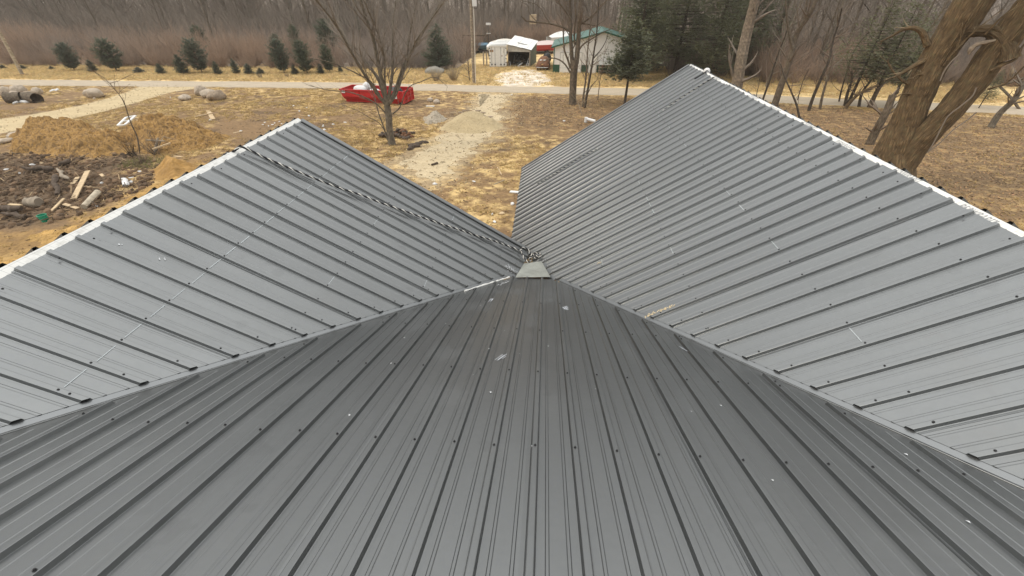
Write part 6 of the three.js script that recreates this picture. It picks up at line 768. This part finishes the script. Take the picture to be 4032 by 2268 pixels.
{ // clods and bricks heaped at the foot of the yard tree
  const o = thing('clod_heap', 'heap of dark brown clods behind the foot of the yard tree', 'heap'); const [cx, cz] = [[-10.82,-29.51]][0]; for (let i = 0; i < 42; i++) { const g = new GB(), a = rr(0, 6.28), r = rr(0, 1); const k = 1 - r; g.blob(cx + Math.cos(a) * r * 1.15, 0.08 + k * rr(0.1, 0.55), cz + Math.sin(a) * r * 0.8, rr(0.12, 0.22), rr(0.08, 0.14), rr(0.1, 0.2), i, 0.35, 1); mesh('clod', g, i % 3 ? M.rotten : std(0.16, 0.075, 0.035, 0.9), o); }
  const p = new GB(); const [bx, bz] = [[-11.69,-29.11]][0]; for (let i = 0; i < 18; i++) p.blob(bx + rr(-0.5, 0.6), rr(0.05, 0.3), bz + rr(-0.3, 0.3), rr(0.1, 0.2), rr(0.07, 0.14), rr(0.1, 0.2), i + 60, 0.35, 1); tag(mesh('clod_heap', p, M.rotten), 'small heap of dark clods left of the yard tree foot', 'heap').userData.kind = 'stuff';
  const dk = new GB(); for (const q of [[-9.25,-26.88],[-9.17,-27.26],[-9.02,-27.72],[-8.73,-28.05],[-8.95,-27.13],[-9.24,-26.53]]) dk.blob(q[0], 0.06, q[1], rr(0.2, 0.4), rr(0.08, 0.16), rr(0.15, 0.3), q[0] * 9, 0.4, 2); stuff(mesh('clods', dk, M.rotten), 'dark clods at the left edge of the gravel path', 'clods');
  const gp = new GB(); for (const q of [[-7.22,-33.1],[-7.03,-33.52],[-6.7,-33.46],[-6.28,-33.57],[-5.87,-33.68],[-5.55,-33.42],[-5.12,-32.27],[-4.69,-32.19],[-7.02,-32.91],[-5.31,-32.84]]) gp.blob(q[0], 0.55 + rr(0, 0.25), q[1] - 1.0, rr(0.12, 0.3), 0.06, rr(0.1, 0.16), q[0] * 5, 0.4, 1); stuff(mesh('clods', gp, M.rockBrown), 'dark crusted hollow on the face of the tan gravel pile', 'clods');
}
{ // dead brush by the pit
  const b = bushGeo(403, 1.5, 22, { r: 0.018, dens: 3, min: 0.006, twig: 0.4 }); [['tangled dead bush at the foot of the bent sapling', -26.64,-23.58, 0.9], ['dead branches heaped on the second dirt mound', -25.51,-24.19, 1.0], ['low dead twigs behind the small orange heap', -25.12,-22.69, 0.6]].forEach(([l, x, z, s], i) => { const o = thing('dead_bush', l, 'bush', undefined, x, 0.05, z, i * 2); mesh('stems', b, i ? M.twig : M.barkDark, o); o.scale.setScalar(s); });
  const o = thing('branch', 'broken upright branch stuck in the second dirt mound', 'branch'), g = new GB(), P = [[-25.76,-0.02,-24.21],[-25.64,0.28,-24.34],[-25.5,0.6,-24.49],[-25.34,0.96,-24.66]]; g.tube(P, [0.07, 0.08, 0.08, 0.06], 7); mesh('wood', g, M.lumberGrey, o);
  const t = new GB(), P2 = [[-25.53,0.29,-24.32],[-25.27,0.67,-24.59],[-25.07,1.01,-24.81],[-24.92,0.88,-24.96],[-24.64,0.66,-25.26]]; t.tube(dense(P2, 8), [0.03, 0.03, 0.025, 0.025, 0.02, 0.02, 0.015, 0.015, 0.01], 5); mesh('twig', t, M.lumberGrey, o);
  const gr = new GB(), r = rngOf(9), [cx, cz] = [[-24.75,-22.48]][0]; for (let i = 0; i < 420; i++) { const x = cx + rr(-1.4, 1.4, r), z = cz + rr(-0.9, 0.9, r); gr.spike([x, 0, z], [x + rr(-0.15, 0.15, r), rr(0.12, 0.42, r), z + rr(-0.15, 0.15, r)], 0.014); } stuff(mesh('green_weeds', gr, std(0.13, 0.125, 0.035, 0.9)), 'patch of olive green weeds behind the small orange heap', 'weeds');
}

/* ------------------------------------------------ loose cover that nobody could count */
function scatter(name, label, cat, geo, mat, N, place, sd) { const r = rngOf(sd), im = new THREE.InstancedMesh(geo, mat, N), m = new THREE.Matrix4(), e = new THREE.Euler(), q = new THREE.Quaternion(); let k = 0, guard = 0; while (k < N && guard++ < N * 40) { const p = place(r); if (!p) continue; const [x, y, z, s, tilt, col] = p; e.set((r() - 0.5) * tilt, r() * 6.283, (r() - 0.5) * tilt); q.setFromEuler(e); m.compose(V(x, y, z), q, V(s, s, s)); im.setMatrixAt(k, m); if (col) im.setColorAt(k, new THREE.Color().setRGB(...col)); k++; } im.count = k; im.name = name; im.castShadow = im.receiveShadow = true; scene.add(im); return stuff(im, label, cat); }
const onYard = (r, x0, x1, z0, z1) => { const x = rr(x0, x1, r), z = rr(z0, z1, r); if (Math.abs(z - roadZ(x)) < 2.1) return null; return [x, z]; };
{ // dry grass
  const g = new GB(), r = rngOf(5); for (let i = 0; i < 9; i++) { const a = r() * 6.28, l = rr(0.06, 0.2, r); g.spike([Math.cos(a) * 0.05, -0.01, Math.sin(a) * 0.05], [Math.cos(a) * l * 1.3, l * rr(0.35, 1.0, r), Math.sin(a) * l * 1.3], 0.009); }
  const geo = g.geo();
  scatter('dry_grass', 'short dry straw coloured grass on the yard and verges', 'grass', geo, std(0.47, 0.335, 0.14, 0.95), 30000, rg => { const p = onYard(rg, -62, 48, -47, -12); if (!p) return null; const [x, z] = p; if (polyDist(drivePoly, x, z) < 0.2 || polyDist(pathPoly, x, z) < 0.1 || polyDist(pitPoly, x, z) < 1) return null; if (polyDist(litterPoly, x, z) < 0 && rg() < 0.85) return null; const s = fbm(x * 0.16, z * 0.16, 4) * 0.45 + fbm(x * 0.9 + 40, z * 0.9, 4) * 0.3 + fbm(x * 2.6 + 9, z * 4.1, 3) * 0.25; if (s < 0.47 + rg() * 0.08) return null; const k = rr(0.6, 1.2, rg); return [x, 0.02 + Math.max(0, relief(x, z)), z, rr(0.5, 1.3, rg), 0.5, [k, k * rr(0.9, 1.02, rg), k * rr(0.75, 1, rg)]]; }, 11);
  scatter('verge_grass', 'longer pale straw grass beyond the road', 'grass', geo, std(0.64, 0.48, 0.235, 0.95), 32000, rg => { const x = rr(-90, 45, rg), z = rr(-66, -50, rg) + (x > 10 ? (x - 10) * 0.18 : 0); if (z > roadZ(x) - 2.1) return null; if (x < -13 && z < -62) return null; if (polyDist(farGravelPoly, x, z) < 0.5 && rg() < 0.85) return null; const k = rr(0.6, 1.2, rg); return [x, 0.01, z, rr(0.9, 2.3, rg), 0.5, [k, k * rr(0.9, 1.02, rg), k * rr(0.75, 1, rg)]]; }, 12);
}
{ // dead leaves
  const g = new GB(); g.quad([-0.034, 0, -0.024], [0.034, 0.008, -0.02], [0.037, 0, 0.024], [-0.03, 0.009, 0.02]); const geo = g.geo();
  scatter('leaf_litter', 'brown dead leaves strewn under the trees', 'leaf litter', geo, std(0.27, 0.175, 0.09, 0.95), 42000, rg => { const p = onYard(rg, -22, 50, -46, -11); if (!p) return null; const [x, z] = p; if (polyDist(pathPoly, x, z) < 0.3) return null; const d = polyDist(litterPoly, x, z); if (d > 0 && rg() < 0.82) return null; const k = rr(0.35, 1.9, rg); return [x, 0.03 + Math.max(0, relief(x, z)), z, rr(0.6, 1.5, rg), 0.8, [k, k * rr(0.85, 1.0, rg), k * rr(0.7, 1, rg)]]; }, 13);
}
{ // twigs and bark chips in the pit and yard
  const g = new GB(); g.bar([-0.16, 0, 0], [0.16, 0.02, 0.03], 0.03, 0.022); const geo = g.geo(); const cols = [[0.36, 0.26, 0.15], [0.11, 0.075, 0.05], [0.13, 0.09, 0.055], [0.07, 0.047, 0.03], [0.16, 0.11, 0.065]];
  scatter('wood_chips', 'broken twigs and bark chips in the debris pit and yard', 'wood chips', geo, std(1, 1, 1, 0.95), 7000, rg => { const pit = rg() < 0.62; const x = pit ? rr(-40, -17, rg) : rr(-36, 30, rg), z = pit ? rr(-26, -11, rg) : rr(-44, -13, rg); if (pit && polyDist(pitPoly, x, z) > 0.6) return null; if (!pit && (polyDist(drivePoly, x, z) < 0.3 || Math.abs(z - roadZ(x)) < 2)) return null; const c = cols[Math.floor(rg() * 5)]; return [x, 0.05 + rg() * (pit ? 0.16 : 0.02), z, pit ? 0.25 + 1.3 * Math.pow(rg(), 4) : rr(0.3, 0.9, rg), 0.8, c]; }, 14);
  const s = new GB(); s.blob(0, 0, 0, 0.05, 0.035, 0.045, 3, 0.3, 1);
  scatter('loose_stones', 'loose pale stones along the gravel path and driveway edges', 'stones', s.geo(), std(0.46, 0.37, 0.24, 0.95), 2500, rg => { const P = rg() < 0.55 ? pathPoly : drivePoly; const x = P === pathPoly ? rr(-12, -1, rg) : rr(-50, -35, rg), z = P === pathPoly ? rr(-46, -19, rg) : rr(-48, -26, rg); const d = polyDist(P, x, z); if (d > 1.6 || (d < -1 && rg() < 0.7)) return null; const k = rr(0.5, 1.4, rg); return [x, 0.03, z, rr(0.3, 1.1, rg), 3, [k, k, k * 0.95]]; }, 15);
  scatter('earth_clods', 'dark earth clods in the debris pit', 'clods', s.geo(), std(0.12, 0.08, 0.048, 0.95), 3500, rg => { const x = rr(-42, -17, rg), z = rr(-26, -11, rg); if (polyDist(pitPoly, x, z) > 0.8) return null; const k = rr(0.5, 1.8, rg); return [x, 0.03, z, 0.6 + 3.2 * Math.pow(rg(), 4), 3, [k, k * 0.95, k * 0.9]]; }, 16);
}
scene.traverse(o => { if (o.isMesh) { o.castShadow = true; o.receiveShadow = true; } });
renderer.render(scene, camera);
